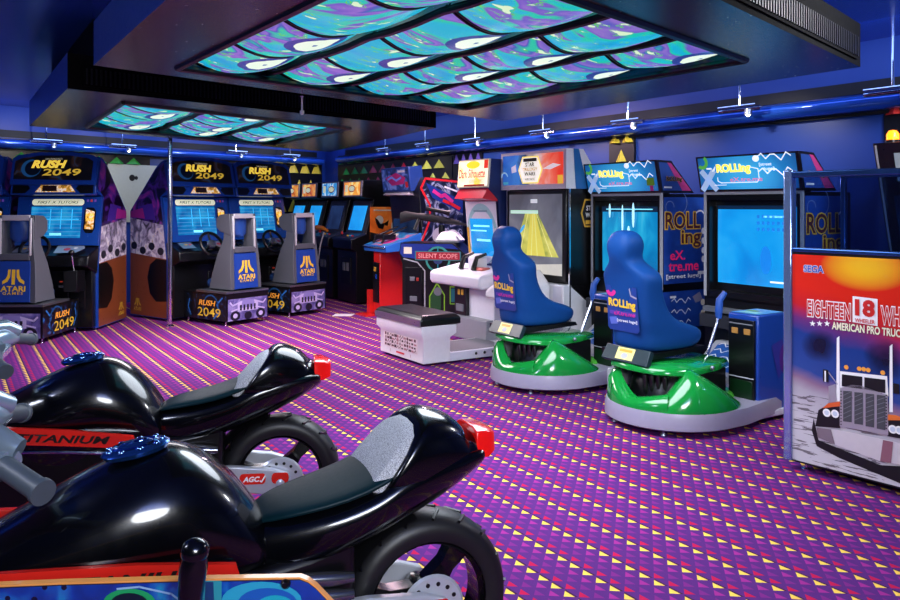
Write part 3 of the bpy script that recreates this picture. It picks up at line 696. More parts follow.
# ================================================================== RIFLE PEDESTAL
def rifle_game():
    r = empty('rifle_game_pedestal', (-.20, 9.45, 0), math.radians(-14), 'dark blue rifle game pedestal with red name banner, behind the white bench', 'arcade machine')
    NAVY = mat('#1c3490', .35)
    m = MB().m(BLACK).extrude([(-.38, .03), (.38, .03), (.38, .80), (.42, .90), (.24, 1.05), (-.40, 1.05), (-.42, .93), (-.38, .80)], .0, .5, 'y')
    Mp = frame((0, -.002, 0), (1, 0, 0), (0, 0, 1))
    m.poly(Mp, [(-.41, .93), (-.39, 1.04), (.23, 1.04), (.31, .98), (-.02, 1.0), (-.2, .86), (-.37, .88)], .002, NAVY); m.rect(Mp, -.36, -.26, .92, 1.0, .004, CREAM)
    m.line(Mp, [(-.36, .86), (-.19, .82), (-.1, .72), (-.1, .1)], .014, .004, LGREY)
    m.ringarc(Mp, .06, .86, .13, .155, 0, 6.283, .004, mat('#3a9a8c', .4)); m.line(Mp, [(-.06, .86), (.18, .86)], .012, .005, TEAL); m.line(Mp, [(.06, .72), (.06, 1.0)], .012, .005, TEAL); m.disc(Mp, .06, .86, .06, .06, .006, mat('#2a3a6a', .4))
    m.rect(Mp, -.22, .34, .845, .955, .007, mat('#3a7a80', .4)); m.rect(Mp, -.205, .325, .857, .943, .008, mat('#b01c30', .4)); m.text(Mp, 'SILENT SCOPE', .06, .90, .48, .055, .009, mat('#f09a98', .4), .02)
    m.poly(Mp, [(-.02, .1), (.10, .1), (.10, .46), (.05, .58), (-.04, .42)], .004, mat('#1c4a22', .4)); m.line(Mp, [(-.04, .1), (-.04, .42), (.05, .58), (.14, .44), (.14, .1)], .014, .005, LIME); m.disc(Mp, .06, .48, .05, .05, .006, GREY)
    m.rect(Mp, .22, .36, .36, .52, .004, mat('#1a6878', .4)); m.line(Mp, [(.21, .34), (.37, .34), (.37, .54), (.21, .54), (.21, .34)], .012, .005, LIME)
    m.build('body', r, bevel=.006)
    d = MB().m(mat('#14151a', .3, .4)).box(-.34, -.13, -.02, .0, .1, .76); d.m(GREY).box(-.28, -.22, -.026, -.018, .60, .65); d.m(mat('#a82c24', .4)).box(-.2, -.17, -.026, -.018, .60, .64); d.m(GREY).box(-.28, -.19, -.026, -.018, .36, .42); d.build('coin_door', r, bevel=.005)
    m = MB().m(BLACK).tube([(.05, .22, 1.04), (.05, .22, 1.26)], .04, 12); m.lathe([(.1, 1.04), (.09, 1.07), (.045, 1.08)], (.05, .22, 0), 'z', 16); m.build('mount', r)
    g = empty_part('mounted_rifle', r)
    rx = lambda x: (x, .22+.1*x)
    P3 = lambda x, z: (x, .22+.25*x, z)
    MB().m(BLACK).tube([P3(.15, 1.30), P3(.62, 1.20)], [.018, .012], 10).build('barrel', g)
    MB().m(BLACKM).loft([[(P3(x, z)[0], P3(x, z)[1]+w*math.cos(a), z+h*math.sin(a)) for a in [2*math.pi*k/10 for k in range(10)]] for x, z, w, h in [(-.44, 1.34, .02, .07), (-.38, 1.36, .025, .07), (-.26, 1.365, .025, .04), (-.12, 1.35, .03, .05), (.06, 1.32, .03, .045), (.26, 1.28, .02, .028)]]).build('stock', g)
    MB().m(BLACK).tube([P3(-.14, 1.46), P3(-.10, 1.45), P3(.06, 1.42), P3(.14, 1.40)], [.032, .024, .024, .038], 12).tube([P3(-.04, 1.36), P3(-.04, 1.44)], .015, 8).build('scope', g)
    MB().m(BLACK).tube([P3(-.22, 1.34), P3(-.27, 1.2)], .022, 8).build('grip', g)
    MB().m(WHITE).loft([[(x, y, z) for x, y in ((-.02, .1), (.3, .1), (.3, .4), (-.02, .4))] for z in (1.05, 1.08)]+[[(x, y, 1.18) for x, y in ((.06, .16), (.22, .16), (.22, .36), (.06, .36))]]).build('gun_cover', r, bevel=.03, seg=3)
rifle_game()

# ================================================================== WHITE SNIPER GAME WITH BENCH
PALE = mat('#dcdbe6', .35); MAUVE = mat('#c6a8ae', .4)
def white_game():
    r = empty('white_shooting_game', RW(-7.25, 5.0), ANR, 'white shooting game with yellow and red lit sign and a padded bench', 'arcade machine')
    W = .285
    m = MB().m(DBLUE).extrude([(.08, .03), (.85, .03), (.85, 1.99), (.0, 2.0), (-.03, 1.68), (.10, 1.56), (.16, .9), (.08, .8)], -W, W, 'x'); m.build('cabinet', r, bevel=.006)
    Mh = frame((0, -.035, 1.845), (1, 0, 0), (0, .08, 1)); m = MB().m(CREAM); m.at(Mh); m.extrude([(-W, -.155), (W, -.155), (W, .155), (-W, .155)], -.03, 0, 'z'); m.at(Matrix())
    m.rect(Mh, -.285, .285, -.14, .14, .003, art('lit_yellow_header', [(.35, '#fffce8'), (.55, '#fff6c0'), (.66, '#ffe040'), (.75, '#e8f07a')], 5, .6, 1.0))
    m.disc(Mh, .0, .095, .13, .042, .004, mat('#ffd92e', .4, es=.9)); m.rect(Mh, .21, .285, .05, .14, .004, mat('#e0301c', .4, es=.8)); m.rect(Mh, -.16, .24, -.14, -.12, .004, RED)
    m.text(Mh, 'Dark Silhouette', -.01, .0, .50, .10, .005, mat('#e82438', .4, es=.75), .012, outline=mat('#ffd8c0', .4, es=.8), ow=.03); m.text(Mh, 'SILENT SCOPE 2', .08, -.085, .28, .035, .005, mat('#c04a80', .4, es=.6), .01)
    m.build('header', r)
    MB().m(mat('#d01c34', .35, coat=.4)).extrude([(-.03, 1.68), (-.10, 1.57), (.1, 1.54), (.10, 1.68)], -W+.01, W-.01, 'x').build('visor', r, bevel=.004)
    Mb = frame((0, .095, 1.20), (1, 0, 0), (0, -.09, 1)); m = MB().m(WHITE); m.rect(Mb, -.295, .295, -.34, .34, .004, PALE)
    m.disc(Mb, 0, -.02, .285, .34, .006, mat('#9ac6cc', .35), 32); m.disc(Mb, 0, -.05, .25, .30, .008, PALE, 32); m.rect(Mb, -.13, .13, .225, .245, .01, mat('#7a9aa8', .4))
    for sx in (-1, 1): m.rect(Mb, sx*.265-.02, sx*.265+.02, -.25, .05, .01, GOLD if sx < 0 else PALE)
    m.build('bezel', r)
    m = MB(); m.rect(Mb, -.215, .215, -.26, .15, .012, SCR_BLUE); m.rect(Mb, -.15, .16, .06, .08, .014, LIT_BLUE); m.rect(Mb, -.2, .1, .01, .025, .014, LIT_BLUE); m.rect(Mb, -.1, .16, -.10, -.075, .014, LIT_BLUE); m.build('screen', r)
    m = MB().m(PALE).extrude([(-.27, .62), (-.30, .66), (-.30, .75), (-.26, .77), (.12, .84), (.12, .62)], -.48, .50, 'x'); m.m(mat('#c86a60', .4)).box(.15, .3, -.12, .0, .79, .83)
    m.build('control_deck', r, bevel=.02)
    for x in (-.08, .16): MB().m(BLACK).tube([(x, -.14, .80), (x-.02, -.08, .93), (x+.02, .02, .97)], [.03, .024, .016], 10).build('control_grip', r)
    MB().m(WHITE).loft([[(x, y, z) for x, y in ((.0, -.1), (.14, -.1), (.14, .06), (.0, .06))] for z in (.8, .93)]+[[(.04, -.04, .97), (.1, -.04, .97), (.1, .04, .97), (.04, .04, .97)]]).build('gun_rest', r, bevel=.01)
    m = MB().m(PALE).box(-.12, .52, -.12, .05, .28, .62); m.m(mat('#8d8f98', .35)).box(-.12, .52, -.22, .05, .06, .30); m.build('pedestal', r, bevel=.012)
    m = MB().m(BLACK).box(-.16, .06, -.17, -.12, .1, .64); m.m(GREY).box(-.12, .02, -.18, -.165, .34, .42); m.m(GOLD).box(-.09, -.05, -.178, -.168, .52, .58); m.box(-.02, .02, -.178, -.168, .52, .58); m.build('coin_door', r, bevel=.01)
    m = MB().m(PALE).box(.3, .88, -.92, .04, .02, .10); m.m(GREY).box(.34, .84, -.86, -.2, .10, .105)
    for q in range(3): m.m(BLACK).sphere((.882, -.6+.1*q, .066), .015, 8)
    m.build('base_frame', r, bevel=.008)
    # bench
    b = empty_part('bench', r); x0, x1, y0, y1 = .01, .91, -1.23, -.90
    m = MB().m(WHITE).loft([[(x0+.03, y0+.03, .02), (x1-.02, y0+.03, .02), (x1-.02, y1, .02), (x0+.03, y1, .02)], [(x0+.03, y0+.03, .25), (x1-.02, y0+.03, .25), (x1-.02, y1, .25), (x0+.03, y1, .25)], [(x0, y0, .29), (x1, y0, .29), (x1, y1+.06, .29), (x0, y1+.06, .29)], [(x0, y0, .375), (x1, y0, .375), (x1, y1+.06, .375), (x0, y1+.06, .375)]])
    Mf = frame(((x0+x1)/2, y0+.03, .15), (1, 0, 0), (0, 0, 1))
    m.rect(Mf, -.33, .33, -.055, .09, .003, mat('#e8dcdc', .4)); dk = [mat('#5a2c34', .4), mat('#3a2028', .4), mat('#b07a80', .4)]
    random.seed(3)
    for a in range(13):
        for c in range(4):
            x = -.31+a*.048; y = -.045+c*.034; w = .018+.022*random.random(); h = .014+.014*random.random(); t = random.random()
            if t < .3: m.disc(Mf, x+.02, y+.012, w*.6, h*.7, .005, dk[a % 3], 10)
            elif t < .8: m.rect(Mf, x, x+w*1.4, y, y+h, .005, dk[(a+c) % 3])
            else: m.line(Mf, [(x, y), (x+.03, y+.026), (x+.04, y)], .007, .005, dk[0])
    m.rect(Mf, -.08, .08, -.092, -.076, .004, RED)
    for x in (-.2, .2): m.rect(Mf, x-.006, x+.006, -.1, -.07, .004, MAUVE)
    m.m(MAUVE).box(x0+.02, x1-.01, y0+.02, y1, .262, .285)
    m.build('bench_body', b, bevel=.01)
    m = MB().m(BLACK).loft([[(x0-.01, y0-.01, .375), (x1+.01, y0-.01, .375), (x1+.01, y1+.1, .375), (x0-.01, y1+.1, .375)], [(x0-.01, y0-.01, .44), (x1+.01, y0-.01, .44), (x1+.01, y1+.1, .44), (x0-.01, y1+.1, .44)], [(x0+.03, y0+.03, .475), (x1-.03, y0+.03, .475), (x1-.03, y1+.06, .475), (x0+.03, y1+.06, .475)]])
    m.build('cushion', b, bevel=.012)
    MB().m(STEEL).box(x0, x1, y0-.016, y0-.008, .378, .435).build('trim_strip', b)
    return r
white_game()

# ================================================================== BIG WHITE PROJECTION CABINET
def big_white():
    W = .51; r = empty('projection_arcade_cabinet', RW(-6.435, 5.2), ANR, 'large white projection cabinet showing a yellow trench on its grey screen', 'arcade machine')
    m = MB().m(BLACK).extrude([(.02, .70), (.9, .03), (.9, 1.75), (.02, 1.72)], -W, W, 'x'); m.m(PALE).box(-W, -W+.03, -.0, .06, .7, 1.72); m.m(CHROME).box(W-.012, W+.004, -.004, .012, .03, 1.72)
    Mp = frame((W+.002, .28, 1.42), (0, 1, 0), (0, 0, 1)); hx = [(-.14, 0), (-.09, .14), (.09, .14), (.14, 0), (.09, -.14), (-.09, -.14)]
    m.poly(Mp, hx, .003, GOLD); m.poly(Mp, [(a*.85, b*.88) for a, b in hx], .005, INKK); m.text(Mp, 'STAR', 0, .05, .14, .05, .006, INKW, .02); m.text(Mp, 'WARS', 0, -.02, .16, .05, .006, INKW, .02); m.rect(Mp, -.08, .08, -.11, -.07, .006, GOLD)
    m.build('screen_housing', r, bevel=.006)
    hd = MB().m(WHITE).extrude([(-.06, 1.66), (-.06, 2.05), (.16, 2.05), (.46, 1.66)], -W-.02, W+.02, 'x')
    Ms = frame((W+.02, 0, 0), (0, 1, 0), (0, 0, 1)); hd.poly(Ms, [(.06, 1.66), (.03, 2.05), (.10, 2.05), (.22, 1.66)], .003, mat('#2468a8', .35))
    Mh = frame((0, -.062, 1.865), (1, 0, 0), (0, 0, 1))
    k = N('blue_to_red_header'); x = k.sep(k.coords())[0]; f = k.math('ADD', k.math('MULTIPLY_ADD', x, .9, .5), k.math('MULTIPLY_ADD', k.noise(k.coords(), 5, 3, 1.)[0], .5, -.25))
    c = k.ramp(f, [(.0, '#1c50b0'), (.3, '#3c78c4'), (.42, '#20283c'), (.55, '#c8b8b8'), (.7, '#e8735a'), (.9, '#e03a24')]); k.bsdf(c, .3, emit=c, es=.75); 
    hd.rect(Mh, -.49, .49, -.155, .155, .003, k.m)
    hx = [(-.2, 0), (-.13, .14), (.13, .14), (.2, 0), (.13, -.14), (-.13, -.14)]
    hd.poly(Mh, [(a-.02, b-.005) for a, b in hx], .005, mat('#f0d870', .4, es=.8)); hd.poly(Mh, [(a*.9-.02, b*.9-.005) for a, b in hx], .007, mat('#f4f0e4', .4, es=.8)); 
    hd.rect(Mh, -.13, .09, .08, .115, .0085, INKK); hd.text(Mh, 'STAR', -.02, .05, .15, .045, .0085, INKK, .03); hd.text(Mh, 'WARS', -.02, -.045, .18, .04, .0085, INKK, .03); hd.text(Mh, 'TRILOGY', -.02, .002, .25, .034, .0085, GOLD, .03); hd.text(Mh, 'ARCADE', -.02, -.1, .16, .026, .0085, INKK, .01)
    hd.poly(Mh, [(.18, .0), (.34, .05), (.46, .03), (.30, -.01)], .005, mat('#f0e8ec', .4, es=.5)); hd.poly(Mh, [(-.34, .03), (-.26, .06), (-.25, -.02), (-.33, -.03)], .005, mat('#d8d0e8', .4, es=.5)); hd.ringarc(Mh, -.46, -.08, .05, .065, .3, 3., .005, mat('#a8d0f0', .4, es=.5)); hd.rect(Mh, .41, .49, -.155, -.07, .005, mat('#e8b83a', .4, es=.6)); hd.rect(Mh, -.48, -.39, -.15, -.12, .005, mat('#50a8c8', .4, es=.5))
    hd.build('header', r, bevel=.006)
    m = MB().m(BLACK).box(-.48, .48, -.02, .03, .74, 1.65); m.build('bezel', r, bevel=.01)
    Ms = frame((0, -.022, 1.20), (1, 0, 0), (0, 0, 1)); m = MB()
    m.rect(Ms, -.43, .43, -.40, .41, .003, art('grey_screen', [(.35, '#4c4e58'), (.55, '#666872'), (.7, '#7c7e84')], 2.5, .5, .6)); ye = art('trench_yellow', [(.35, '#8c9440'), (.5, '#b4b450'), (.65, '#c8c468')], 5, .5, .7)
    m.poly(Ms, [(-.36, -.22), (.38, -.22), (.05, .22), (-.15, .22)], .005, ye); m.poly(Ms, [(-.13, -.22), (.18, -.22), (.02, .22), (-.06, .22)], .0065, mat('#c4bc4c', .4, es=.75))
    for x0, x1 in ((-.05, -.02), (.05, .0), (-.24, -.1), (.28, .03)): m.line(Ms, [(x0, -.22), (x1, .22)], .006, .008, mat('#e0dc9c', .4, es=.7))
    m.rect(Ms, -.4, .06, .21, .245, .008, mat('#b8e0c8', .4, es=.7)); m.rect(Ms, -.2, .0, -.30, -.275, .008, mat('#3a9ad8', .4, es=.8)); m.rect(Ms, -.06, .05, .32, .36, .008, mat('#d8dce0', .4, es=.6)); m.disc(Ms, -.2, .05, .06, .018, .008, mat('#3a9ad8', .4, es=.8), rot=.8)
    m.poly(Ms, [(-.43, -.40), (.43, -.40), (.43, -.28), (-.3, -.33)], .006, mat('#c8c4b8', .4, es=.5)); m.build('screen', r)
    m = MB().m(WHITE).box(-W, W, -.08, .5, .05, .72); m.m(mat('#a8a8b0', .4)).box(-W, W, -.14, .0, .03, .12)
    Mf = frame((0, -.081, .4), (1, 0, 0), (0, 0, 1)); m.rect(Mf, -.06, .02, .1, .22, .002, LGREY)
    for q in range(6): m.rect(Mf, -.05, .01, .115+.016*q, .121+.016*q, .003, GREY)
    m.rect(Mf, .1, .2, .13, .19, .002, GREY); m.line(Mf, [(.26, .28), (.26, -.2)], .006, .002, GREY); m.rect(Mf, .36, .48, -.3, .3, .002, PALE)
    for q in range(4): m.disc(Mf, .18, .05-.08*q, .012, .012, .003, GREY)
    m.build('lower_cabinet', r, bevel=.01)
    m = MB().m(WHITE).loft([[(x, -.1-y, z) for x, z in [(-.25, .55), (.35, .55), (.35, .72-.06*q), (.2, .86-.08*q), (-.1, .86-.08*q), (-.25, .74-.06*q)]] for q, y in enumerate((0, .2, .38))]); m.build('console', r, bevel=.03)
    m = MB().m(mat('#2a50a8', .35)).tube([(.05, -.3, .84), (.07, -.28, .95), (.11, -.3, 1.0)], [.03, .025, .03], 10); m.build('joystick', r)
    for q, (x, mm) in enumerate(((.5, RED), (.52, BLUE))): pass
    return r
big_white()

# ================================================================== STREET LUGE SIMULATORS
GREEN = mat('#128a36', .16, coat=.6); GREENL = mat('#52b43c', .2, coat=.6); LILAC = mat('#9c96aa', .3); SEATB = mat('#114284', .5, bump=.1, spec=.15); DKSEAT = mat('#12245c', .45)
LITW = mat('#f0f8ff', .4, es=.8); HDRBG = None
k = N('blue_header_art'); co_ = k.coords(); xx = k.sep(co_); d2 = k.math('ADD', k.math('POWER', xx[0], 2.), k.math('POWER', k.math('MULTIPLY', k.math('SUBTRACT', xx[2], 1.74), 1.6), 2.))
c = k.ramp(k.math('MULTIPLY', d2, 3.2), [(0, '#38a8dc'), (.35, '#1878b8'), (.8, '#14508c')]); k.bsdf(c, .25, emit=c, es=.75, coat=.3); HDRBG = k.m
SIDEBLUE = art('luge_side_blue', [(.4, '#1a3f96'), (.6, '#2450ac')], 3, .5)
def zig(m, Mp, x, y, sc, lift, mm, n=2):
    for q in range(n):
        oy = y-q*.055*sc*2
        m.line(Mp, [(x+sc*a, oy+sc*b) for a, b in [(0, .015), (.04, .04), (.075, .0), (.115, .03), (.15, .03), (.2, -.015), (.245, .04), (.28, .015)]], .0075*sc, lift, mm)
def luge(s, label, tower_label=None):
    r = empty('street_luge_simulator', RW(s, 5.45), ANR, label, 'arcade machine', 'street luge simulators with green ride bases'); W = .454
    # screen cabinet
    m = MB().m(BLACK).box(-W, W, .0, .62, .02, .74); m.m(GREY).box(-W+.03, W-.03, -.06, .0, .62, .66); m.m(mat('#2a2c34', .5)).box(-W+.03, W-.03, -.10, .0, .50, .60)
    m.m(BLACK).box(-W, W, .08, .62, .74, 1.6); m.box(-W, -W+.05, 0, .1, .74, 1.6); m.box(W-.05, W, 0, .1, .74, 1.6); m.box(-W, W, 0, .1, 1.54, 1.61); m.box(-W, W, 0, .1, .72, .79)
    m.m(LGREY).box(-W-.004, -W+.02, -.006, .01, .74, 1.61); m.box(W-.02, W+.004, -.006, .01, .74, 1.61); m.box(-W, W, -.008, .01, 1.585, 1.61)
    for sx in (-1, 1):
        Mp = frame((sx*W, .30, 0), (0, sx, 0), (0, 0, 1)); m.rect(Mp, -.28, .28, .79, 1.57, .003, SIDEBLUE); m.rect(Mp, -.29, .29, .38, .72, .003, SIDEBLUE)
        m.text(Mp, 'ROLL', -.03, 1.36, .46, .15, .005, mat('#5a1c28', .4), .015, outline=YEL, ow=.05); m.text(Mp, 'ing', .08, 1.19, .26, .16, .005, mat('#5a1c28', .4), .015, outline=YEL, ow=.05)
        m.text(Mp, 'eX.', -.1, 1.045, .2, .085, .005, mat('#e0246a', .4, es=.2), .02); m.text(Mp, 'tre.me', -.02, .94, .40, .08, .005, mat('#e0246a', .4, es=.2), .02); m.text(Mp, '[street luge]', -.02, .85, .46, .05, .005, INKW, .02)
        m.ringarc(Mp, -.2, 1.48, .05, .058, 0, 5, .004, mat('#7a90c0', .4)); m.ringarc(Mp, -.08, 1.52, .1, .108, -1.5, 1.2, .004, mat('#7a90c0', .4))
        for q, z in enumerate((1.26, 1.17, 1.08, 1.0)): m.disc(Mp, .245, z, .025, .03, .005, INKW)
        m.rect(Mp, .17, .27, .86, .89, .005, INKW); m.ringarc(Mp, .2, 1.38, .06, .075, .6, 2.4, .005, INKW)
        zig(m, Mp, -.18, .62, .9, .005, INKW, 3); m.rect(Mp, -.2, -.12, .66, .68, .005, INKW); m.disc(Mp, .24, .6, .03, .03, .005, CREAM); m.disc(Mp, .24, .5, .03, .03, .005, CREAM); m.poly(Mp, [(.1, .66), (.2, .7), (.24, .62), (.14, .6)], .004, LILAC)
    m.build('screen_cabinet', r, bevel=.004)
    Ms = frame((0, .078, 1.165), (1, 0, 0), (0, 0, 1)); sc = MB(); sc.m(SCR_WATER if s < -5 else SCR_BLUE)
    sc.loft([[(x, .076-.02*math.cos(x*3.4)*math.cos(z_*3.4), 1.165+z_) for z_ in [-.31+.63*q/8 for q in range(9)]] for x in [-.375+.75*q/8 for q in range(9)]], cap=False, close=False)
    Ms = frame((0, .05, 1.165), (1, 0, 0), (0, 0, 1))
    if s < -5:
        for x, y, w, h in ((-.08, .2, .04, .14), (.06, .24, .05, .12), (.0, .08, .05, .06), (-.25, .28, .04, .07)): sc.disc(Ms, x, y, w*.35, h, .003, mat('#b8f0ff', .4, es=.9), 12)
        sc.rect(Ms, -.36, .36, .27, .32, .0, mat('#0c2c4c', .3, es=.4)); sc.rect(Ms, -.3, .3, .29, .30, .002, LIT_BLUE)
    else:
        for a in range(7):
            for b in range(3): sc.rect(Ms, .02+.045*a, .045+.045*a, .13+.05*b, .155+.05*b, .002, mat('#1c78d0', .3, es=.8))
        sc.disc(Ms, .1, -.1, .05, .11, .002, mat('#1478cc', .3, es=.8)); sc.rect(Ms, -.36, .36, .30, .33, .0, mat('#0c2c4c', .3, es=.4)); sc.rect(Ms, .14, .32, -.275, -.262, .002, LITW)
        sc.rect(Ms, .08, .28, .235, .25, .002, LIT_BLUE)
    sc.build('screen', r, smooth=180)
    # header light box
    h = MB().m(BLACK).extrude([(-.09, 1.90), (.10, 1.895), (.40, 1.61), (-.03, 1.61)], -W-.02, W+.02, 'x')
    Mh = frame((0, -.062, 1.755), (1, 0, 0), (0, -.06, .29))
    h.rect(Mh, -.452, .452, -.13, .135, .004, HDRBG)
    h.ringarc(Mh, -.41, .10, .03, .06, -2.4, 1.0, .006, mat('#58b848', .4, es=.5)); 
    for a, b in (((-.42, .02), (-.30, -.125)), ((-.31, .02), (-.43, -.125))): h.line(Mh, [a, b], .05, .006, mat('#a8c4e8', .4, es=.5))
    h.text(Mh, 'ROLLing', -.11, .035, .32, .085, .008, mat('#ffe650', .4, es=1.0), .03, outline=mat('#fff4b0', .4, es=.8), ow=.03); h.line(Mh, [(-.27, -.03), (-.27, -.06), (-.24, -.075), (.1, -.075), (.12, -.05), (.12, .03), (.03, .05)], .006, .008, LITW)
    h.text(Mh, 'eX.tre.me', -.0, -.05, .30, .035, .009, mat('#f07aa0', .4, es=.6), .01); h.text(Mh, '[street', .19, .06, .11, .03, .008, LITW, .01); h.text(Mh, 'luge]', .22, .025, .09, .03, .008, LITW, .01)
    h.rect(Mh, -.37, -.32, .04, .052, .008, LITW); h.poly(Mh, [(-.32, .02), (-.285, .06), (-.28, .07), (-.29, .03)], .008, LITW)
    zig(h, Mh, .12, .105, 1.05, .008, LITW, 2); h.disc(Mh, .11, .11, .03, .025, .008, LITW); h.rect(Mh, .33, .42, -.08, -.01, .008, LIME); h.rect(Mh, .36, .40, -.13, -.08, .008, PINK); h.rect(Mh, -.31, -.19, -.095, -.091, .008, LITW)
    for sx in (-1, 1):
        Mp = frame((sx*(W+.02), 0, 0), (0, sx, 0), (0, 0, 1)); c = lambda a: [(sx*y, z) for y, z in a]
        h.poly(Mp, c([(-.065, 1.88), (.09, 1.875), (.36, 1.63), (-.01, 1.63)]), .003, mat('#2a4c98', .35)); h.poly(Mp, c([(.04, 1.88), (.09, 1.875), (.36, 1.63), (.24, 1.63)]), .005, mat('#b83a7c', .4)); h.text(Mp, 'ROLLing', sx*.13, 1.73, .2, .05, .007, INKK, .03, outline=GOLD, ow=.04); h.rect(Mp, sx*.0 if sx > 0 else -.1, .1 if sx > 0 else 0, 1.65, 1.665, .006, INKW)
    h.build('header', r, bevel=.004)
    # floor plate joining ride base and screen
    m = MB().m(PALE).extrude([(-.34, -.75), (.50, -.82), (.60, -.74), (.60, -.36), (.44, -.25), (.40, 0), (-.36, 0)], .03, .075, 'z'); m.build('floor_plate', r, bevel=.008)
    # sloped foot board with zigzag print
    m = MB().m(LGREY).extrude([(-.02, .08), (-.02, .40), (-.10, .40), (-.40, .20), (-.40, .08)], -.26, .27, 'x'); Mf = frame((.0, -.25, .305), (1, 0, 0), (0, .30, .20)); m.rect(Mf, -.2, .22, -.15, .14, .004, mat('#1c58a8', .35))
    for q in range(4): zig(m, Mf, -.19, .11-.07*q, 1.05, .006, INKW, 1)
    m.build('foot_board', r, bevel=.006)
    # coin tower
    tw = empty_part('coin_tower', r); x0, x1, y0, y1 = .33, .58, -.70, -.38
    m = MB().m(mat('#1d47a6', .3, coat=.4)).box(x0, x1, y0, y1, .03, .74); m.extrude([(y0-.13, .03), (y0+.01, .03), (y0+.01, .12), (y0-.13, .06)], x0-.08, x1-.02, 'x')
    Mt = frame(((x0+x1)/2, (y0+y1)/2, .74), (1, 0, 0), (0, 1, 0)); m.rect(Mt, -.11, .11, -.145, .145, .003, mat('#5a9cd8', .4)); zig(m, Mt, -.1, .09, .5, .005, INKW, 3); m.rect(Mt, -.06, .08, -.12, -.04, .005, mat('#9ad8d0', .4)); m.rect(Mt, -.09, .0, -.02, .03, .005, LIME)
    Mp = frame((x1, (y0+y1)/2, .3), (0, 1, 0), (0, 0, 1)); m.poly(Mp, [(-.02, .22), (.1, .26), (.16, .1), (.06, -.02), (.02, .1)], .003, mat('#3a3a9c', .3)); m.disc(Mp, .12, .12, .05, .1, .004, mat('#5a2c8c', .35))
    m.build('box', tw, bevel=.012)
    m = MB().m(BLACK).box(x0+.02, x1-.02, y0-.02, y0, .14, .70); m.m(GREY).tube([(x0+.03, y0-.022, .67), (x1-.03, y0-.022, .67)], .006, 6); m.m(mat('#a8763a', .4, es=.25)).box(x0+.05, x0+.10, y0-.026, y0-.018, .60, .64); m.box(x1-.10, x1-.05, y0-.026, y0-.018, .60, .64); m.m(LGREY).tube([(x0+.02, y0-.024, .30), (x1-.02, y0-.024, .30)], .005, 6); m.m(mat('#0c2c14', .3)).box(x0+.035, x1-.035, y0-.023, y0-.018, .14, .28); m.build('coin_door', tw, bevel=.006)
    # ---- ride base
    rb = empty_part('ride_base', r); rb.location = (.20, -.04, 0)
    cy = -1.08; R = .47; BX = .15
    def outline(R, y1, wf, n=20, z=0.):
        pts = [(R*math.cos(a), cy+R*math.sin(a), z) for a in [math.pi+math.pi*q/n for q in range(n+1)]]
        return pts+[(R, cy+.2, z), (wf, y1, z), (-wf, y1, z), (-R, cy+.2, z)]
    m = MB().m(LILAC).loft([outline(R-.03, -.42, .36, z=.035), outline(R, -.40, .38, z=.05), outline(R-.002, -.40, .38, z=.12), outline(R-.012, -.41, .37, z=.155)]); m.build('rim', rb, smooth=50)
    for x, y in ((-.2, cy-.36), (.22, cy-.34), (.3, -.5), (-.3, -.5)): MB().m(STEEL).lathe([(0, 0), (.024, 0), (.02, .012), (.01, .014), (.01, .05)], (x, y, 0), 'z', 10).build('foot', rb)
    # rear shell
    m = MB().m(GREEN); A = [math.radians(165+142*q/28) for q in range(29)]
    def sh(a):
        d = math.degrees(a)
        return .355 if d < 232 else (.355-.145*(d-232)/38 if d < 270 else .21+.05*(d-270)/37)
    m.loft([[(rr*math.cos(a), cy+rr*math.sin(a), .14+(sh(a)-.14)*f) for rr, f in ((.452, 0), (.452, .35), (.442, .70), (.41, .95), (.36, 1.), (.34, 0))] for a in A])
    m.m(mat('#0c5a26', .3))
    a0, a1 = math.radians(205), math.radians(245)
    for aa, bb in ((a0, a0+.015), (a1-.015, a1)): m.loft([[(rr*math.cos(a), cy+rr*math.sin(a), z) for rr, z in ((.454, .155), (.454, .20), (.446, .27), (.40, .27), (.40, .155))] for a in (aa, bb)])
    m.build('rear_shell', rb, smooth=60)
    # two pointed side humps
    m = MB().m(GREEN); rings = []
    for q in range(23):
        a = math.radians(290+q*5.2); dg = 290+q*5.2
        h = (.28*max(0, 1-abs((dg-332)/44)**1.25) if dg < 332 else .28*max(0, 1-((dg-332)/82)**1.15))+.004
        rings.append([(rr*math.cos(a), cy+rr*math.sin(a), .13+f*h) for rr, f in ((.458, 0), (.456, .18), (.435, .50), (.39, .80), (.33, .97), (.27, 1.), (.20, .88), (.13, .55), (.12, -.2), (.44, -.2))])
    m.loft(rings); m.build('side_hump', rb, smooth=65)
    A = [math.pi*1.0+math.pi*q/20 for q in range(21)]
    m = MB().m(GREENL).loft([[(x, y, z) for x, z in ((.06+.0*q, .12), (.36-.04*q, .12), (.28-.02*q, zt), (.12, zt))] for q, (y, zt) in enumerate(((-.66, .13), (-.56, .20), (-.40, .155), (-.34, .13)))]); m.build('front_leaf', rb, (-.10, -.1, 0), smooth=60)
    # mechanism and the green tray below the seat
    m = MB().m(BLACK).box(-.2, .16, -1.28, -.72, .14, .36)
    for q in range(4): m.tube([(.02+.04*q, -1.36+.02*q, .2), (.02+.04*q, -1.38+.02*q, .36)], .02, 8)
    m.loft([[(rr*math.cos(a), cy+rr*math.sin(a), z) for a in A] for rr, z in ((.30, .2), (.28, .30), (.24, .36))], close=True)
    m.m(STEEL).sphere((.27, -1.0, .40), .018, 8); m.m(LGREY).loft([[(x, y, z) for x, y in ((-.44, -1.22), (-.36, -1.36), (-.28, -1.30), (-.34, -1.12))] for z in (.2, .33)])
    m.build('mechanism', rb, bevel=.008)
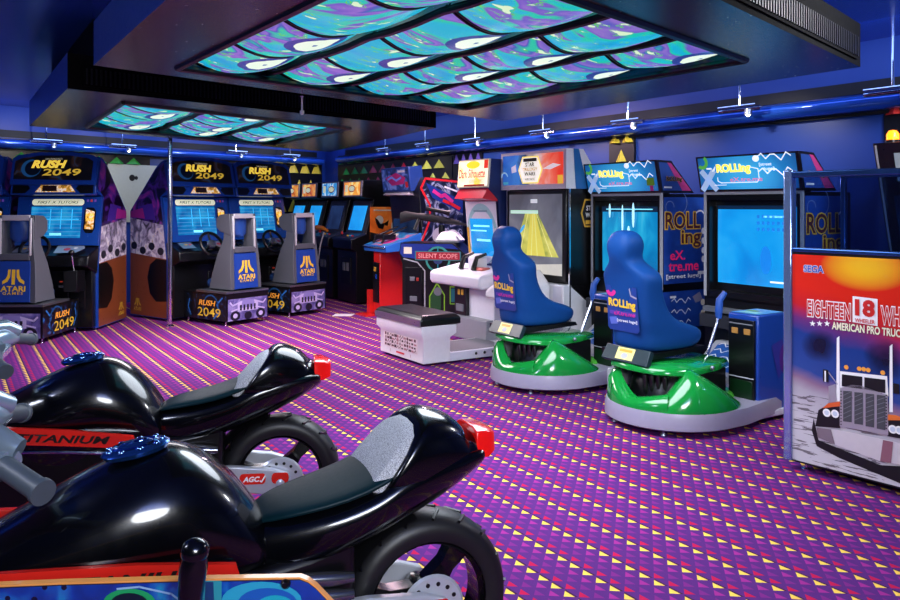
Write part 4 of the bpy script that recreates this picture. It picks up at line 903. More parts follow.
    m = MB().m(GREEN); tp = [(.0, -1.44), (.2, -1.41), (.31, -1.30), (.33, -1.1), (.30, -.9), (.2, -.66), (-.2, -.66), (-.30, -.9), (-.33, -1.1), (-.31, -1.30), (-.2, -1.41)]
    m.loft([[(x*f, -1.05+(y+1.05)*f, z+.03*max(0, -(y+1.05))) for x, y in [(a-.07, b) for a, b in tp]] for f, z in ((.86, .345), (1., .365), (1., .39), (.93, .41))]); m.build('seat_tray', rb, smooth=60)
    # seat
    st = empty_part('seat', r); Y0 = -1.12; st.location = (.0, -.05, .02)
    secs = [(.455, -.17, .33, .37), (.48, -.205, .41, .42), (.53, -.215, .445, .435), (.575, -.22, .44, .43), (.61, -.225, .36, .43), (.65, -.23, .20, .425), (.70, -.235, .10, .42), (.78, -.245, .035, .42), (.88, -.255, -.01, .425), (.95, -.265, -.015, .46), (1.00, -.275, -.02, .44), (1.045, -.29, -.05, .32), (1.085, -.305, -.09, .20), (1.13, -.32, -.11, .20), (1.18, -.325, -.10, .235), (1.23, -.315, -.105, .235), (1.275, -.29, -.13, .19), (1.305, -.26, -.17, .10)]
    m = MB().m(SEATB); rings = []
    for z, t0, t1, w in secs:
        ring = []
        for q in range(24):
            a = 2*math.pi*q/24; c, s_ = math.cos(a), math.sin(a); e = 3.2
            ring.append((w/2*math.copysign(abs(c)**(2/e), c), Y0+(t0+t1)/2+(t1-t0)/2*math.copysign(abs(s_)**(2/e), s_), z))
        rings.append(ring)
    m.loft(rings); m.build('bucket', st, smooth=180, sub=1)
    Mr = frame((0, Y0-.236, .755), (1, 0, 0), (0, -.09, 1)); m = MB().m(DKSEAT)
    m.poly(Mr, [(-.13, -.16), (.13, -.16), (.15, -.14), (.145, .16), (-.145, .16), (-.15, -.14)], .004, mat('#1a3c88', .4))
    m.text(Mr, 'ROLLing', .0, .03, .26, .075, .006, YEL, .04, rot=-.03); m.rect(Mr, -.12, .13, -.045, -.02, .006, PURPLE); m.text(Mr, 'eX.tre.me', .02, -.033, .2, .03, .007, PINK, .01); m.text(Mr, '[street luge]', .04, -.085, .19, .025, .006, INKW, .01); m.poly(Mr, [(-.13, -.07), (-.06, -.06), (-.05, -.11), (-.12, -.12)], .006, mat('#5a6cc0', .4))
    m.ringarc(Mr, -.1, .13, .02, .05, 3.4, 6.2, .006, PINK); m.line(Mr, [(.08, .15), (.09, .10), (.14, .085)], .012, .006, LILAC); m.rect(Mr, -.02, .02, .10, .11, .006, INKW)
    m.build('rear_print', st)
    m = MB().m(BLACK).extrude([(-.245, .42), (-.245, .46), (.38, .47), (.40, .44), (-.1, .42)], -.2, .2, 'x'); m.at(Matrix()); 
    o = m.build('seat_pan', st); o.location = (0, Y0, 0)
    Mk = frame((.05, Y0-.265, .445), (1, 0, 0), (0, .55, 1)); m = MB().m(mat('#1c3038', .35)); m.at(Mk); m.extrude([(-.20, -.055), (.23, -.055), (.22, .055), (-.19, .055)], -.03, .01, 'z'); m.at(Matrix()); m.rect(Mk, -.07, .09, -.04, .045, .012, mat('#f2e690', .4)); m.rect(Mk, -.05, .07, .015, .035, .014, GOLD); m.disc(Mk, .01, -.012, .03, .02, .014, LGREY); m.build('label_bar', st, bevel=.004)
    # hand lever
    lv = empty_part('hand_lever', r); MB().m(CHROME).tube([(.05, -.66, .16), (.05, -.64, .26), (.05, -.56, .42), (.05, -.47, .60), (.05, -.45, .68)], .013, 10).build('rod', lv, smooth=80); MB().m(mat('#2c5cb8', .4)).tube([(.05, -.45, .64), (.05, -.45, .70), (.05, -.44, .78), (.08, -.41, .84)], [.022, .03, .028, .02], 10).build('handle', lv, smooth=80)
    MB().m(BLACK).lathe([(.05, .12), (.045, .18), (.02, .22)], (.05, -.66, 0), 'z', 14).build('socket', lv)
    return r
luge(-5.43, 'street luge simulator showing a rippling water screen, right of the white projection cabinet')
luge(-4.05, 'street luge simulator showing a plain cyan screen, beside the truck cabinet')
# ================================================================== TRUCK COCKPIT CABINET (right)
TO = Vector((1.93, 4.55, 0)); TD = Vector((.62, -.784, 0)).normalized()
def pa(u, v):
    """point of the printed side panel: distance along it, height"""
    k = (u-450)/F; x = (k*TO.y-TO.x)/(TD.x-k*TD.y); return (x, H-(v-HV)/F*(TO.y+TD.y*x))
def glass_mat():
    k = N('clear_tinted_glass'); t = k.n('BsdfTransparent'); t.inputs[0].default_value = lin('#c4d4e8')
    g = k.n('BsdfGlossy'); g.inputs['Roughness'].default_value = .04; lw = k.n('LayerWeight'); lw.inputs[0].default_value = .25
    mx = k.n('MixShader'); k.lk(k.math('MULTIPLY_ADD', lw.outputs[1], .5, .05), mx.inputs[0]); k.lk(t.outputs[0], mx.inputs[1]); k.lk(g.outputs[0], mx.inputs[2]); k.lk(mx.outputs[0], k.out.inputs[0]); return k.m
GLASS = glass_mat()
def truck_bg():
    k = N('sunset_truck_print'); x, y, z = k.sep(k.coords()); co_ = k.coords()
    n = k.noise(co_, 4, 3, .6)[0]
    zz = k.math('ADD', z, k.math('MULTIPLY_ADD', n, .10, -.05))
    zz = k.math('ADD', zz, k.math('MULTIPLY', k.math('SUBTRACT', x, .3), .22))
    c = k.ramp(zz, [(.25, '#c2bcc2'), (.42, '#a8a0aa'), (.48, '#8a6a84'), (.54, '#24458c'), (.74, '#1c3a82'), (.82, '#6a3070'), (.90, '#c4242a'), (1., '#d82818'), ])
    st = k.n('VectorMath', operation='MULTIPLY'); k.lk(co_, st.inputs[0]); st.inputs[1].default_value = (1.2, 1, 14)
    s2 = k.noise(st.outputs[0], 5, 4, .3)[0]; dark = k.math('MULTIPLY', k.math('GREATER_THAN', s2, .56), k.math('LESS_THAN', z, .44))
    c = k.mix(k.math('MULTIPLY', dark, .8), c, lin('#4a4248'))
    dx = k.math('DIVIDE', k.math('SUBTRACT', x, .42), .19); dz = k.math('DIVIDE', k.math('SUBTRACT', z, 1.17), .10)
    d = k.math('ADD', k.math('MULTIPLY', dx, dx), k.math('MULTIPLY', dz, dz)); gl = k.n('MapRange'); k.lk(d, gl.inputs[0]); gl.inputs[1].default_value = 0; gl.inputs[2].default_value = 1.6; gl.inputs[3].default_value = .95; gl.inputs[4].default_value = 0
    c = k.mix(gl.outputs[0], c, lin('#f8c020'))
    # dark smoke blots
    for cx, cz, rx, rz in ((.18, .72, .10, .09), (.52, .70, .1, .1)):
        a = k.math('DIVIDE', k.math('SUBTRACT', x, cx), rx); b = k.math('DIVIDE', k.math('SUBTRACT', z, cz), rz); q = k.math('ADD', k.math('ADD', k.math('MULTIPLY', a, a), k.math('MULTIPLY', b, b)), k.math('MULTIPLY_ADD', n, 1.6, -.8))
        mr = k.n('MapRange'); k.lk(q, mr.inputs[0]); mr.inputs[1].default_value = .2; mr.inputs[2].default_value = 1.2; mr.inputs[3].default_value = .9; mr.inputs[4].default_value = 0
        c = k.mix(mr.outputs[0], c, lin('#0e0a14'))
    k.bsdf(c, .22, coat=.5); return k.m
def truck_cab():
    r = empty('truck_driving_cabinet', TO, math.atan2(TD.y, TD.x), 'large driving cabinet at right with a chrome truck printed on its sunset side panel', 'arcade machine'); L = 1.5
    MB().m(mat('#20223a', .4)).box(.03, L, .04, .62, .06, 1.18).build('body', r, bevel=.01)
    m = MB().m(BLACK).box(0, L, .0, .035, .05, 1.235); Mp = frame((0, -.002, 0), (1, 0, 0), (0, 0, 1))
    m.rect(Mp, .012, L-.01, .06, 1.222, .0, truck_bg())
    W_ = lambda *q: [pa(u, v) for u, v in q]
    wh = mat('#f2eeee', .35); sv = mat('#b8b4bc', .3, .5); dk = INKK; am = mat('#f0a03a', .4)
    def T(txt, u, v, w, h, lift, mm, **kw):
        (xa, za), (xb, zb) = pa(u-w/2, v), pa(u+w/2, v); c = pa(u, v); hh = abs(pa(u, v-h/2)[1]-pa(u, v+h/2)[1]); m.text(Mp, txt, c[0], c[1], xb-xa, hh, lift, mm, **kw)
    T('SEGA', 814, 269, 20, 7, .003, mat('#2a50b0', .4), bold=.03, outline=wh, ow=.04)
    T('EIGHTEEN', 829, 310, 43, 16.5, .003, mat('#c8201c', .4), bold=.012, outline=wh, ow=.05)
    T('WHEELER', 906, 317.5, 50, 18, .003, mat('#c8201c', .4), bold=.012, outline=wh, ow=.05)
    m.poly(Mp, W_((853, 296), (878, 299), (878, 326), (853, 322)), .003, wh); T('18', 865.5, 308, 20, 17, .005, mat('#c8201c', .4), bold=.05); T('WHEELER', 865.5, 321, 20, 4, .005, mat('#c8201c', .4), bold=.02)
    T('AMERICAN PRO TRUCKER', 872, 330, 82, 8, .003, mat('#f0e4c8', .4), bold=.03, outline=dk, ow=.03)
    for u in (813, 820, 827.5):
        c = pa(u, 323.5); m.poly(Mp, [(c[0]+(.018 if q % 2 == 0 else .007)*math.sin(q*math.pi/5), c[1]+(.018 if q % 2 == 0 else .007)*math.cos(q*math.pi/5)) for q in range(10)], .003, wh)
    # the truck
    m.poly(Mp, W_((814, 418), (819, 440), (881, 465), (900, 466), (935, 478), (935, 500), (900, 483), (840, 458), (817, 446), (812, 430)), .002, dk)
    for u, a, b in ((838.5, 338, 402), (891.5, 346, 412)): m.poly(Mp, W_((u-1.3, a), (u+1.3, a-2), (u+1.8, b), (u-1.8, b)), .003, wh)
    m.poly(Mp, W_((829, 386), (836, 384), (838, 402), (829, 402)), .003, sv)
    m.poly(Mp, W_((840.5, 371), (887.6, 376), (889, 396), (840.5, 388)), .004, wh); m.poly(Mp, W_((842.5, 374), (863, 376.5), (863, 389), (842.5, 386)), .006, dk); m.poly(Mp, W_((865, 377), (886, 379.5), (886, 393), (865, 389)), .006, dk)
    for u, v in ((847, 367), (860, 368.5), (864.5, 369), (869, 369.8), (883.5, 372.5)): c = pa(u, v); m.disc(Mp, c[0], c[1], .012, .012, .007, am, 12)
    m.poly(Mp, W_((819, 410), (829, 404), (841, 402), (841, 428), (816, 426)), .005, dk); m.poly(Mp, W_((823, 408), (829, 403), (841, 401), (841, 406)), .006, mat('#d85a28', .4))
    m.poly(Mp, W_((888, 416), (897, 416), (912, 422), (912, 440), (888, 436)), .005, dk); m.poly(Mp, W_((888, 414), (897, 415), (908, 420), (888, 420)), .006, mat('#e0702c', .4))
    for u, v in ((827.5, 412.5), (835.8, 413.5), (893.5, 429), (900, 430)): c = pa(u, v); m.disc(Mp, c[0], c[1], .022, .022, .007, wh, 14); m.disc(Mp, c[0], c[1], .013, .013, .008, mat('#c8d0e0', .3), 12)
    m.poly(Mp, W_((840.5, 388), (852, 384.5), (862, 385.5), (888.5, 395), (889, 435), (840.5, 426)), .006, sv)
    for q in range(4):
        a = 844+q*11.2; m.poly(Mp, W_((a, 390.5+q*1.3), (a+8.6, 391+q*1.5), (a+8.6, 422+2.6*q), (a, 421+2.4*q)), .008, mat('#46464c', .4)); 
        for z_ in range(6): m.line(Mp, [pa(a+.5, 395+z_*4.6+1.6*q), pa(a+8, 391.5+z_*4.6+2*q)], .003, .009, mat('#7a7a80', .4))
    for q in range(12):
        for u in (842, 887.2): c = pa(u, 391+q*3+(4 if u > 860 else 0)); m.disc(Mp, c[0], c[1], .004, .004, .009, dk, 6)
    bump = W_((817.6, 427), (842, 430), (889, 440), (902, 443), (935, 450), (935, 472), (900, 464), (881, 461), (835, 444), (818.5, 437)); m.poly(Mp, bump, .007, mat('#d4cccf', .3, .2))
    m.poly(Mp, W_((817.6, 427), (832, 429), (836, 444), (818.5, 437)), .009, mat('#7a6a74', .35)); m.poly(Mp, W_((884, 439.5), (894, 441.5), (892, 462.5), (881, 461)), .009, mat('#8a5a68', .35))
    m.poly(Mp, W_((823.5, 369), (829, 370), (829, 382), (823.5, 381)), .005, dk); m.line(Mp, [pa(826, 371), pa(826, 381)], .008, .007, wh); m.line(Mp, [pa(829, 372), pa(838, 384)], .006, .005, sv); m.poly(Mp, W_((894, 383), (900, 384), (900, 394), (894, 393)), .005, dk)
    m.build('side_panel', r)
    MB().m(mat('#9ab4e4', .12, .8)).box(-.03, .02, -.015, .045, .05, 1.70).build('corner_post', r, bevel=.008)
    MB().m(mat('#3a5ea0', .12, .8)).box(-.02, L, -.01, .04, 1.655, 1.69).box(0, L, -.01, .04, 1.235, 1.26).build('top_rail', r, bevel=.006)
    MB().m(GLASS).box(.02, L, .008, .014, 1.26, 1.655).build('window_pane', r)
    MB().m(mat('#3a5ea0', .12, .8)).box(.0, .03, .60, .63, .05, 1.69).box(.0, L, .60, .63, 1.665, 1.69).build('back_frame', r, bevel=.005)
    MB().m(GLASS).box(.03, L, .612, .616, 1.2, 1.665).build('window_pane', r)
    for x, y in ((.07, .06), (1.4, .06), (.07, .56), (1.4, .56)): MB().m(CHROME).lathe([(0, 0), (.03, 0), (.03, .01), (.01, .016), (.01, .06)], (x, y, 0), 'z', 12).build('foot', r)
    return r
truck_cab()
def beacon_cab():
    r = empty('beacon_arcade_cabinet', RW(-3.10, 5.50), ANR, 'black cabinet with glowing orange beacon on top, seen behind the glass at right', 'arcade machine')
    m = MB().m(BLACK).extrude([(.0, 1.93), (.24, 1.05), (.24, .03), (.85, .03), (.85, 1.93)], 0, .8, 'x'); m.build('cabinet', r, bevel=.008)
    Mf = frame((.4, .12, 1.49), (1, 0, 0), (0, -.24, .88)); m = MB().m(LGREY); m.rect(Mf, -.385, -.37, -.44, .44, .004, LGREY); m.rect(Mf, -.26, .3, .18, .38, .004, mat('#8f9aa4', .4, es=.3)); m.rect(Mf, -.3, .3, -.35, .08, .004, SCR_DIM); m.build('front_panel', r)
    b = MB().m(BLACK).lathe([(0, 0), (.05, 0), (.05, .02), (0, .02)], (.1, .08, 1.93), 'z', 14).build('beacon', r)
    MB().m(mat('#ff7a10', .3, es=4.)).lathe([(.04, .02), (.04, .06), (.025, .085), (0, .09)], (.1, .08, 1.93), 'z', 14).build('lamp', b)
beacon_cab()
# ================================================================== ARCADE MOTORBIKES
GLOSSK = mat('#040509', .22, coat=.6, spec=.3, var=0.)
SEATT = mat('#06222a', .4, spec=.12, bump=.05, scale=90)
def pad_mat():
    k = N('grey_speckled_pad'); n = k.noise(k.coords(), 420, 2)[0]; c = k.ramp(n, [(.35, '#787a82'), (.5, '#b0b2ba'), (.62, '#d8dae0')]); k.bsdf(c, .8, bump=n, bs=.3); return k.m
PADM = pad_mat(); TYRE = mat('#141418', .45, bump=.1, scale=120); RIMK = mat('#0a0a0d', .2, .4, coat=.5); SILV = mat('#c4c8d2', .3, .35); REDF = mat('#e2261c', .25, coat=.5); TAILR = mat('#e8140c', .25, coat=.8, es=.25)
BLUECHR = mat('#8ab4f0', .08, 1.)
def wheel(root, x, z, R=.252, name='rear_wheel', yo=0.):
    w = empty_part(name, root); w.location = (x, yo, z); hw = .075
    prof = [(R-.075, -hw+.012), (R-.05, -hw), (R-.02, -hw+.008), (R-.006, -.04), (R, 0), (R-.006, .04), (R-.02, hw-.008), (R-.05, hw), (R-.075, hw-.012), (R-.075, -hw+.012)]
    t = MB().m(TYRE).lathe(prof, (0, 0, 0), 'y', 48)
    t.m(BLACK)
    for q in range(18):
        a = 2*math.pi*q/18
        for sy in (-1, 1):
            p0 = ((R+.001)*math.cos(a), sy*.012, (R+.001)*math.sin(a)); p1 = ((R-.012)*math.cos(a+.13), sy*.06, (R-.012)*math.sin(a+.13)); t.tube([p0, p1], .005, 5)
    t.build('tyre', w, smooth=50)
    m = MB().m(RIMK).lathe([(R-.075, -.055), (R-.066, -.06), (R-.072, -.05), (R-.09, -.04), (R-.09, .04), (R-.072, .05), (R-.066, .06), (R-.075, .055), (R-.075, -.055)], (0, 0, 0), 'y', 40)
    for q in range(3):
        a = math.radians(50+120*q); d = Vector((math.cos(a), 0, math.sin(a))); n = Vector((-d.z, 0, d.x))
        m.loft([[tuple(d*rr+n*ww*sx+Vector((0, y, 0))) for sx, y in ((-1, -.025), (1, -.025), (1, .025), (-1, .025))] for rr, ww in ((.04, .035), (.11, .022), (R-.085, .032))])
    m.lathe([(0, -.06), (.045, -.06), (.05, -.03), (.05, .03), (.045, .06), (0, .06)], (0, 0, 0), 'y', 20); m.build('rim', w, smooth=40)
    m = MB().m(SILV).lathe([(.03, -.075), (.088, -.075), (.095, -.083), (.088, -.09), (.03, -.09)], (0, 0, 0), 'y', 32)
    for q in range(14):
        a = 2*math.pi*q/14; m.m(BLACK).lathe([(0, -.0915), (.0065, -.0915), (.0065, -.08)], (.07*math.cos(a), 0, .07*math.sin(a)), 'y', 8)
    m.m(SILV).sphere((0, -.105, 0), .03, 14).sphere((-.055, -.1, .03), .022, 12); m.tube([(-.02, -.1, .01), (-.1, -.1, .05)], .02, 8); m.build('brake_disc', w, smooth=40)
    return w
def motorbike(loc, ang, label):
    r = empty('arcade_motorbike', loc, ang, label, 'motorbike', 'black ride-on arcade motorbikes')
    # x runs towards the tail, y away from the camera side, z up; x = 0 under the top of the tank
    def half(sec, pts):
        x, zt, zb, hw = sec; out = []
        for f, h in pts: out.append((x, f*hw, zb+(zt-zb)*h))
        return out
    tp = [(0, 1), (.38, .985), (.68, .92), (.90, .80), (1, .66), (.98, .54), (.84, .44), (.74, .34), (.72, .18), (.62, .0)]
    prof = [(-a, b) for a, b in tp[1:]][::-1]+tp
    secs = [(-.52, .60, .52, .05), (-.48, .64, .50, .09), (-.40, .69, .47, .13), (-.29, .745, .45, .165), (-.18, .80, .43, .19), (-.08, .848, .42, .20), (.01, .878, .42, .20), (.08, .885, .42, .195), (.14, .866, .42, .186), (.20, .822, .42, .172), (.255, .765, .43, .15), (.295, .705, .44, .125), (.322, .665, .46, .10)]
    m = MB().m(GLOSSK).loft([half(s_, prof) for s_ in secs]); m.build('tank', r, smooth=75, sub=2)
    # ornate filler cap
    cp = MB().m(mat('#2c5cae', .14, .85)).lathe([(.0, .030), (.04, .028), (.052, .016), (.088, .012), (.098, .0), (.09, -.02), (0, -.02)], (0, 0, 0), 'z', 28)
    cp.m(BLUECHR).lathe([(.05, .018), (.058, .024), (.066, .018)], (0, 0, 0), 'z', 28)
    for q in range(9): a = 2*math.pi*q/9; cp.sphere((.077*math.cos(a), .077*math.sin(a), .014), .010, 8)
    cp.sphere((.015, -.005, .028), .018, 10, (1.4, .8, .7)); cp.box(-.035, -.005, -.012, .012, .02, .038)
    o = cp.build('filler_cap', r, (-.005, -.01, .882), smooth=50); o.rotation_euler = (.0, -.16, 0); o.scale = (.86, .66, .55)
    # belly fairing and red side frames
    m = MB().m(mat('#08080b', .3)).loft([[(x, y, z) for y, z in ((-hw, zb), (hw, zb), (hw*1.05, zt), (-hw*1.05, zt))] for x, zb, zt, hw in ((-.5, .35, .60, .10), (-.3, .22, .58, .13), (.2, .20, .56, .14), (.42, .30, .58, .12), (.55, .40, .60, .10))]); m.build('belly', r, bevel=.02)
    for sy in (-1, 1):
        m = MB().m(REDF); y0, y1 = (sy*.212, sy*.196)
        pts = [(-.46, .675), (-.40, .685), (.0, .645), (.22, .61), (.235, .56), (.0, .585), (-.40, .62), (-.46, .62)]
        m.extrude(pts, min(y0, y1), max(y0, y1), 'y')
        if sy < 0:
            Mp = frame((-.1, -.2135, .627), (1, 0, -.09), (0, 0, 1)); m.text(Mp, 'TITANIUM', .075, -.005, .33, .030, .002, mat('#1c0a0a', .4), .03, .25)
        m.m(CHROME).tube([(-.45, sy*.2, .59), (.0, sy*.2, .56), (.24, sy*.18, .53)], .008, 8)
        m.build('side_frame', r, bevel=.004)
    # tail: one-piece seat unit
    sp = [(0, 1), (.5, .99), (.82, .93), (.97, .80), (1, .62), (.92, .40), (.72, .18), (.4, .0)]
    prof2 = [(-a, b) for a, b in sp[1:]][::-1]+sp
    m = MB().m(GLOSSK).loft([half(s_, prof2) for s_ in [(.22, .64, .48, .07), (.28, .665, .47, .10), (.36, .68, .48, .13), (.48, .70, .53, .155), (.60, .735, .575, .165), (.67, .78, .60, .16), (.77, .80, .64, .145), (.87, .80, .69, .12), (.93, .80, .73, .095), (.95, .79, .74, .08)]]); m.build('tail_unit', r, smooth=75, sub=2)
    # rider pad
    pr = [(-1, 0), (-.98, .6), (-.85, .95), (-.4, 1.05), (0, 1.1), (.4, 1.05), (.85, .95), (.98, .6), (1, 0)]
    m = MB().m(SEATT).loft([[(x, f*hw, zb+h*th) for f, h in pr] for x, zb, hw, th in ((.28, .655, .06, .012), (.32, .668, .10, .022), (.40, .682, .13, .026), (.52, .702, .148, .028), (.62, .735, .15, .03), (.67, .760, .14, .03), (.70, .775, .12, .02))]); m.build('seat_pad', r, smooth=75, sub=1)
    # hump with its sloped grey back pad
    def hs(x, zt, zb, hw, sl):
        out = []
        for f, h in [(-1, .0), (-1, .35), (-.95, .62), (-.78, .86), (-.42, .98), (0, 1.0), (.42, .98), (.78, .86), (.95, .62), (1, .35), (1, .0)]:
            out.append((x+sl*h, f*hw, zb+(zt-zb)*h))
        return out
    hum = [(.60, .885, .72, .150, .130), (.615, .900, .71, .158, .130), (.65, .912, .70, .157, .115), (.71, .908, .69, .148, .09), (.79, .893, .70, .130, .05), (.85, .87, .72, .112, .02), (.88, .855, .73, .100, .005), (.89, .842, .735, .094, .0), (.95, .82, .74, .080, .0)]
    m = MB().m(GLOSSK).loft([hs(*h) for h in hum]); m.build('seat_hump', r, smooth=70, sub=2)
    pad = [hs(.590, .880, .725, .134, .130), hs(.575, .872, .735, .122, .125)]
    m = MB().m(PADM).loft([hs(.612, .884, .722, .139, .130)]+pad); m.m(GLOSSK); m.build('back_pad', r, smooth=60, bevel=.006)
    # tail lamp
    m = MB().m(TAILR).loft([[(x, y*w, z0+(z1-z0)*h) for y, h in ((-1, .1), (-.9, .9), (-.5, 1), (.5, 1), (.9, .9), (1, .1), (.6, 0), (-.6, 0))] for x, w, z0, z1 in ((.915, .085, .755, .85), (.955, .08, .757, .848), (.985, .055, .768, .835))]); m.build('tail_lamp', r, smooth=40, bevel=.004)
    # rear wheel, swingarm, hugger and exhaust stubs
    wheel(r, .775, .36)
    for sy in (-1, 1):
        y0, y1 = sorted((sy*.125, sy*.095))
        m = MB().m(SILV).extrude([(.36, .44), (.58, .44), (.74, .42), (.81, .395), (.82, .34), (.76, .31), (.58, .335), (.36, .36)], y0, y1, 'y')
        if sy < 0:
            Mp = frame((.58, -.1265, .388), (1, 0, -.03), (0, 0, 1))
            for cx, w in ((-.03, .07), (.085, .105), (.195, .07)):
                pill = [(cx-w/2+.012+.012*math.cos(a), .022*math.sin(a)) for a in [math.pi/2+math.pi*q/6 for q in range(7)]]+[(cx+w/2-.012+.012*math.cos(a), .022*math.sin(a)) for a in [-math.pi/2+math.pi*q/6 for q in range(7)]]
                m.poly(Mp, pill, .002, REDF)
            m.text(Mp, 'AGC', .08, 0, .066, .022, .004, INKW, .04, .2); m.line(Mp, [(.115, -.008), (.121, -.012), (.135, .012)], .005, .004, INKW)
        m.build('swingarm', r, bevel=.006)
    a0, a1 = math.radians(100), math.radians(200)
    m = MB().m(BLACK).loft([[((rr)*math.cos(a)+.775, y, .36+rr*math.sin(a)) for rr, y in ((.262, -.085), (.277, -.05), (.282, 0), (.277, .05), (.262, .085), (.269, .05), (.272, 0), (.269, -.05))] for a in [a0+(a1-a0)*q/12 for q in range(13)]]); m.build('mudguard', r, smooth=60)
    for q, z in enumerate((.50, .455, .41)):
        MB().m(mat('#8a8e98', .2, .9)).tube([(.36, -.13, z+.03), (.47, -.14, z+.02), (.53, -.14, z+.015)], [.018, .02, .014], 10).build('exhaust_stub', r, smooth=50)
    # forks, clamps, bars and front wheel (ahead of the tank)
    wheel(r, -.86, .36, name='front_wheel')
    MB().m(mat('#101218', .25, coat=.6)).loft([[(-.86+rr*math.cos(a), y, .37+rr*math.sin(a)) for rr, y in ((.262, -.085), (.277, -.05), (.282, 0), (.277, .05), (.262, .085), (.269, .05), (.272, 0), (.269, -.05))] for a in [math.radians(20+120*q/12) for q in range(13)]]).build('mudguard', r, smooth=60)
    ST = Matrix.Translation((-.40, 0, 0)) @ Matrix.Rotation(math.radians(9), 4, 'Z')
    CL = mat('#9fb4c4', .2, .6)
    for sy in (-1, 1):
        MB().m(SILV).tube([(-.50, sy*.105, .93), (-.86, sy*.105, .37)], [.03, .024], 12).build('fork_leg', r)
        hb = MB().at(ST).m(CL).tube([(.0, sy*.10, .935), (.06, sy*.17, .945), (.10, sy*.24, .935)], [.055, .045, .03], 14).tube([(.02, sy*.12, .99), (.07, sy*.2, .985), (.12, sy*.23, .96)], [.03, .035, .025], 10).build('handlebar', r, smooth=50)
        MB().at(ST).m(mat('#46505a', .45)).tube([(.075, sy*.215, .937), (.083, sy*.23, .935), (.085, sy*.234, .934), (.15, sy*.36, .905), (.151, sy*.362, .905), (.157, sy*.374, .902)], [.042, .042, .024, .024, .028, .028], 16).build('grip', hb, smooth=40)
    m = MB().at(ST).m(CL).loft([[(x, y, z) for x, y in ((-.18, -.13), (.06, -.15), (.11, -.11), (.11, .11), (.06, .15), (-.18, .13))] for z in (.895, .93)])
    for sy in (-1, 1): m.lathe([(.045, .93), (.045, .965), (.03, .985), (0, .985)], (-.02, sy*.105, 0), 'z', 18)
    m.lathe([(.03, .93), (.03, .96), (0, .965)], (.03, 0, 0), 'z', 14); m.box(-.16, -.05, -.09, .09, .93, 1.0)
    m.build('fork_clamp', r, bevel=.008)
    MB().m(mat('#0c1440', .15, coat=.8)).loft([[(x, y*hw, zz+h) for y, h in ((-1, -.1), (-.9, .03), (-.4, .09), (.4, .09), (.9, .03), (1, -.1))] for x, hw, zz in ((-.60, .16, .92), (-.78, .17, .90), (-.95, .12, .82), (-1.02, .05, .76))]).build('nose_fairing', r, smooth=60)
    # plinth that carries the bike
    m = MB().m(BLACKM).box(-1.05, 1.0, -.16, .16, .0, .10); m.box(-.35, .35, -.09, .09, .10, .26); m.build('plinth', r, bevel=.015)
    return r
b1 = motorbike((-.82, 2.05, 0), math.radians(22), 'black arcade motorbike nearest the camera, behind the blue printed board')
b1.location.x += .02
b2 = copy_tree(b1); b2.location = (-1.48, 3.24, 0); b2.rotation_euler = (0, 0, math.radians(12)); 
for ch in b1.children:
    if ch.name.startswith('side_frame'): ch.location.z = .02
b2['label'] = 'black arcade motorbike farther away, behind the nearest one'

